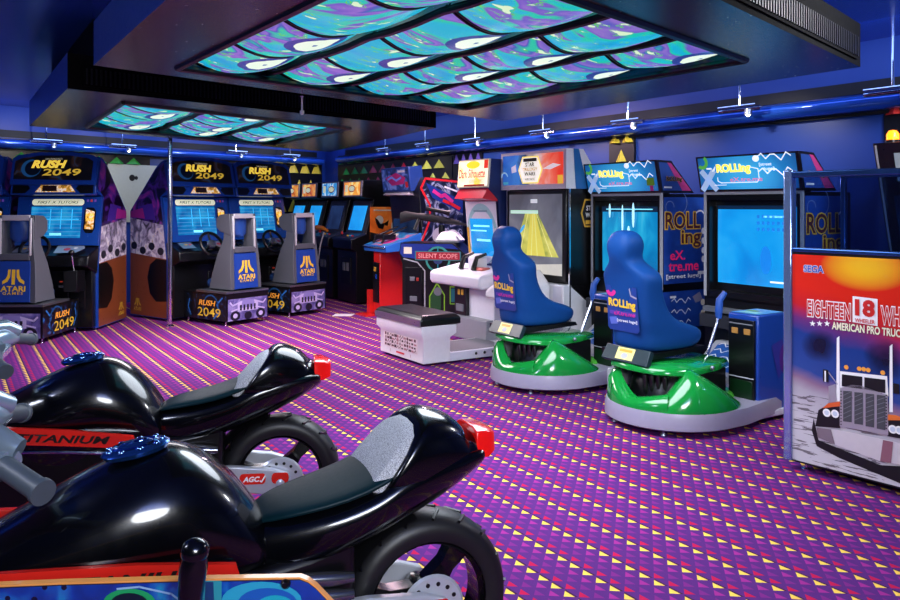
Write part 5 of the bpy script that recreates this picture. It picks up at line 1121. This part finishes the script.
# ================================================================== BLUE PRINTED BOARD WITH LEVER (nearest corner)
YB = 1.60
def board():
    e0 = P(-60, 587, YB); r = empty('printed_game_board', (e0.x, YB, 0), math.radians(0), 'glossy blue printed game board with orange top edge and black lever, nearest the camera', 'game board')
    q = lambda u, v: ((u-450)/F*YB-e0.x, H-(v-HV)/F*YB)
    out = [q(-60, 587.5), q(60, 582.5), q(180, 579), q(300, 577), q(308, 580), q(316, 586), q(335, 606)]
    pts = out+[(out[-1][0]+.06, .0), (0, .0)]
    m = MB().m(mat('#14171f', .3)).extrude(pts, .0, .012, 'y'); Mp = frame((0, -.001, 0), (1, 0, 0), (0, 0, 1))
    k = N('blue_underwater_print'); co_ = k.coords(); x, y, z = k.sep(co_); f = k.noise(co_, 6, 3, 1.4)[0]
    c = k.ramp(f, [(.32, '#0a1d6a'), (.45, '#123a9c'), (.54, '#1c64b8'), (.6, '#1a96c0'), (.7, '#0f4a9a')])
    v_ = k.n('TexVoronoi'); v_.inputs['Scale'].default_value = 42; k.lk(co_, v_.inputs['Vector']); c = k.mix(k.math('MULTIPLY', k.math('LESS_THAN', v_.outputs['Distance'], .28), k.math('LESS_THAN', x, .26)), c, lin('#0a1238'))
    k.bsdf(c, .14, coat=.7); m.poly(Mp, [(a, b-.006) for a, b in out]+[(out[-1][0]+.05, .01), (.01, .01)], .0, k.m)
    g = lambda u, v, ru, rv, lift, mm, rot=0: m.disc(Mp, *q(u, v), ru/F*YB, rv/F*YB, lift, mm, 24, rot)
    gr = mat('#1c9a5a', .3); g(130, 602, 26, 14, .002, gr); g(130, 603, 19, 11, .003, mat('#0c1a2c', .3))
    g(262, 600, 40, 19, .002, mat('#2a9cc0', .3)); g(268, 603, 30, 16, .003, mat('#1a58b0', .3)); g(276, 607, 20, 13, .004, mat('#1aa0b8', .3)); m.poly(Mp, [q(196, 580), q(222, 580), q(222, 640), q(196, 640)], .002, mat('#2f8fa0', .3))
    m.poly(Mp, [q(206, 581), q(214, 581), q(216, 640), q(204, 640)], .003, mat('#1c3c70', .3)); m.line(Mp, [q(118, 588), q(140, 586), q(172, 593), (q(180, 599))], .004, .003, mat('#8fb4dc', .3))
    m.build('panel', r)
    m = MB().m(mat('#f0a050', .3, coat=.4)).loft([[(a, y, b+dz) for y, dz in ((-.003, -.003), (-.003, .001), (.014, .001), (.014, -.003))] for a, b in out]); m.build('edge_trim', r, smooth=40)
    bx, bz = q(286, 583); MB().m(BLACK).lathe([(.0, -.012), (.006, -.012), (.010, -.006), (.010, 0)], (bx, 0, bz), 'y', 12).build('bolt', r, smooth=50)
    lx, lz = q(195, 551); lx2, lz2 = q(187, 640); dy = -.14
    lv = empty_part('lever', r)
    s_ = (YB+dy)/YB
    lx = (195-450)/F*(YB+dy)-e0.x; lz = H-(551-HV)/F*(YB+dy)
    MB().m(GLOSSK).sphere((lx, dy, lz), .026, 20, (1, 1, .9)).build('knob', lv, smooth=180)
    MB().m(GLOSSK).tube([(lx, dy, lz-.005), (lx-.003, dy, lz-.03), (lx-.010, dy+.005, lz-.09), (lx-.02, dy+.03, lz-.2), (lx-.02, dy+.16, lz-.26)], [.022, .026, .022, .017, .015], 16).build('shaft', lv, smooth=60)
board()
# ================================================================== CAMERA, LIGHT
cam = bpy.data.cameras.new('camera'); co = bpy.data.objects.new('camera', cam); COL.objects.link(co)
co.location = (0, 0, H); co.rotation_euler = (math.pi/2, 0, 0); cam.sensor_width = 36; cam.lens = 36*F/900; cam.shift_y = -(300-HV)/900; cam.clip_start = .05
S.camera = co
w = bpy.data.worlds.new('world'); S.world = w; w.use_nodes = True
w.node_tree.nodes['Background'].inputs[0].default_value = lin('#16255c'); w.node_tree.nodes['Background'].inputs[1].default_value = .3
def area(name, loc, size, e, col, tgt=None, sy=None, spread=180):
    l = bpy.data.lights.new(name, 'AREA'); l.energy = e; l.color = lin(col)[:3]; l.size = size
    l.shape = 'DISK'
    l.spread = math.radians(spread)
    o = bpy.data.objects.new(name, l); COL.objects.link(o); o.location = loc
    d = (Vector(tgt)-Vector(loc)) if tgt else Vector((0, 0, -1))
    o.rotation_euler = d.to_track_quat('-Z', 'Y').to_euler(); return o
def spot(name, loc, tgt, e, col, ang=60, blend=.5, r=.05):
    l = bpy.data.lights.new(name, 'SPOT'); l.energy = e; l.color = lin(col)[:3]; l.spot_size = math.radians(ang); l.spot_blend = blend; l.shadow_soft_size = r
    o = bpy.data.objects.new(name, l); COL.objects.link(o); o.location = loc
    o.rotation_euler = (Vector(tgt)-Vector(loc)).to_track_quat('-Z', 'Y').to_euler(); return o
area('coffer_light', (.1, 4.6, 2.24), 2.1, 110, '#eaf2ff', spread=160)
area('coffer_light_small', (-2.4, 8.3, 2.24), 2.0, 150, '#fff0f4', spread=160)
def strip(name, a, b, tgt, e, col, w=.25):
    a, b, tgt = Vector(a), Vector(b), Vector(tgt); l = bpy.data.lights.new(name, 'AREA'); l.shape = 'RECTANGLE'; l.size = (b-a).length; l.size_y = w; l.energy = e; l.color = lin(col)[:3]
    o = bpy.data.objects.new(name, l); COL.objects.link(o); x = (b-a).normalized(); z = -((tgt-(a+b)/2)); z = (z-x*z.dot(x)).normalized(); y = z.cross(x)
    M = Matrix((x, y, z)).transposed().to_4x4(); M.translation = (a+b)/2; o.matrix_world = M; return o
for nm, f_, T_, s0_, s1_, e_ in (('cove_light_right', RW, TR, -13.2, 1., 36), ('cove_light_left', LW, TL, 3., 12.5, 40)):
    strip(nm, f_(s0_, T_-.75, 2.78), f_(s1_, T_-.75, 2.78), f_((s0_+s1_)/2, T_-.1, 2.3), e_, '#8fb0ff')
area('fill_light_front', (.8, -1.3, 2.7), 1.8, 250, '#f4f8ff', (1., 6., .6))  # added fill from behind the camera for the machine fronts
area('fill_light_left', (-3.2, 1.8, 2.8), .8, 60, '#dfe6ff', (-1, 4, .3))  # added fill from the left, not a fitting of the room
area('fill_light_right', (3.2, 4.2, 2.8), .6, 70, '#ffffff', (2, 6, .5))  # added fill to brighten the machines on the right
area('fill_light_back', (-.3, 9.6, 2.8), .8, 130, '#ffd8e8', (-.5, 9.0, 0))  # added pinkish fill to lift the carpet at the back
area('fill_up_left', (-4.6, 4.2, 2.2), .3, 14, '#9fc0ff', (-4.2, 5., 2.9))  # unseen light added to brighten the ceiling at left
area('fill_up_right', (4.6, 4.4, 2.45), .3, 8, '#9fc0ff', (4.0, 5., 2.9))  # same added helper for the right end of the ceiling, out of view
vs = S.view_settings; vs.view_transform = 'Standard'; vs.look = 'None'; vs.exposure = 0; vs.gamma = 1; vs.use_curve_mapping = False

for u, v, T_, rw in ((405, 200, TR, 1), (460, 190, TR, 1), (540, 230, TR, 1), (625, 200, TR, 1), (745, 230, TR, 1), (60, 200, TL, 0), (140, 230, TL, 0), (230, 200, TL, 0), (300, 185, TL, 0)):
    EX, EY = (EXR, EYR) if rw else (EXL, EYL); fn = RW if rw else LW; s_ = su(u, T_-.4, EX, EY)
    a = fn(s_, T_-(.95 if rw else 1.5), 2.5); b = fn(s_, T_-.1, 1.7)
    spot('track_spot', a, b, 38, '#fff4e4', 100, .8, .04)
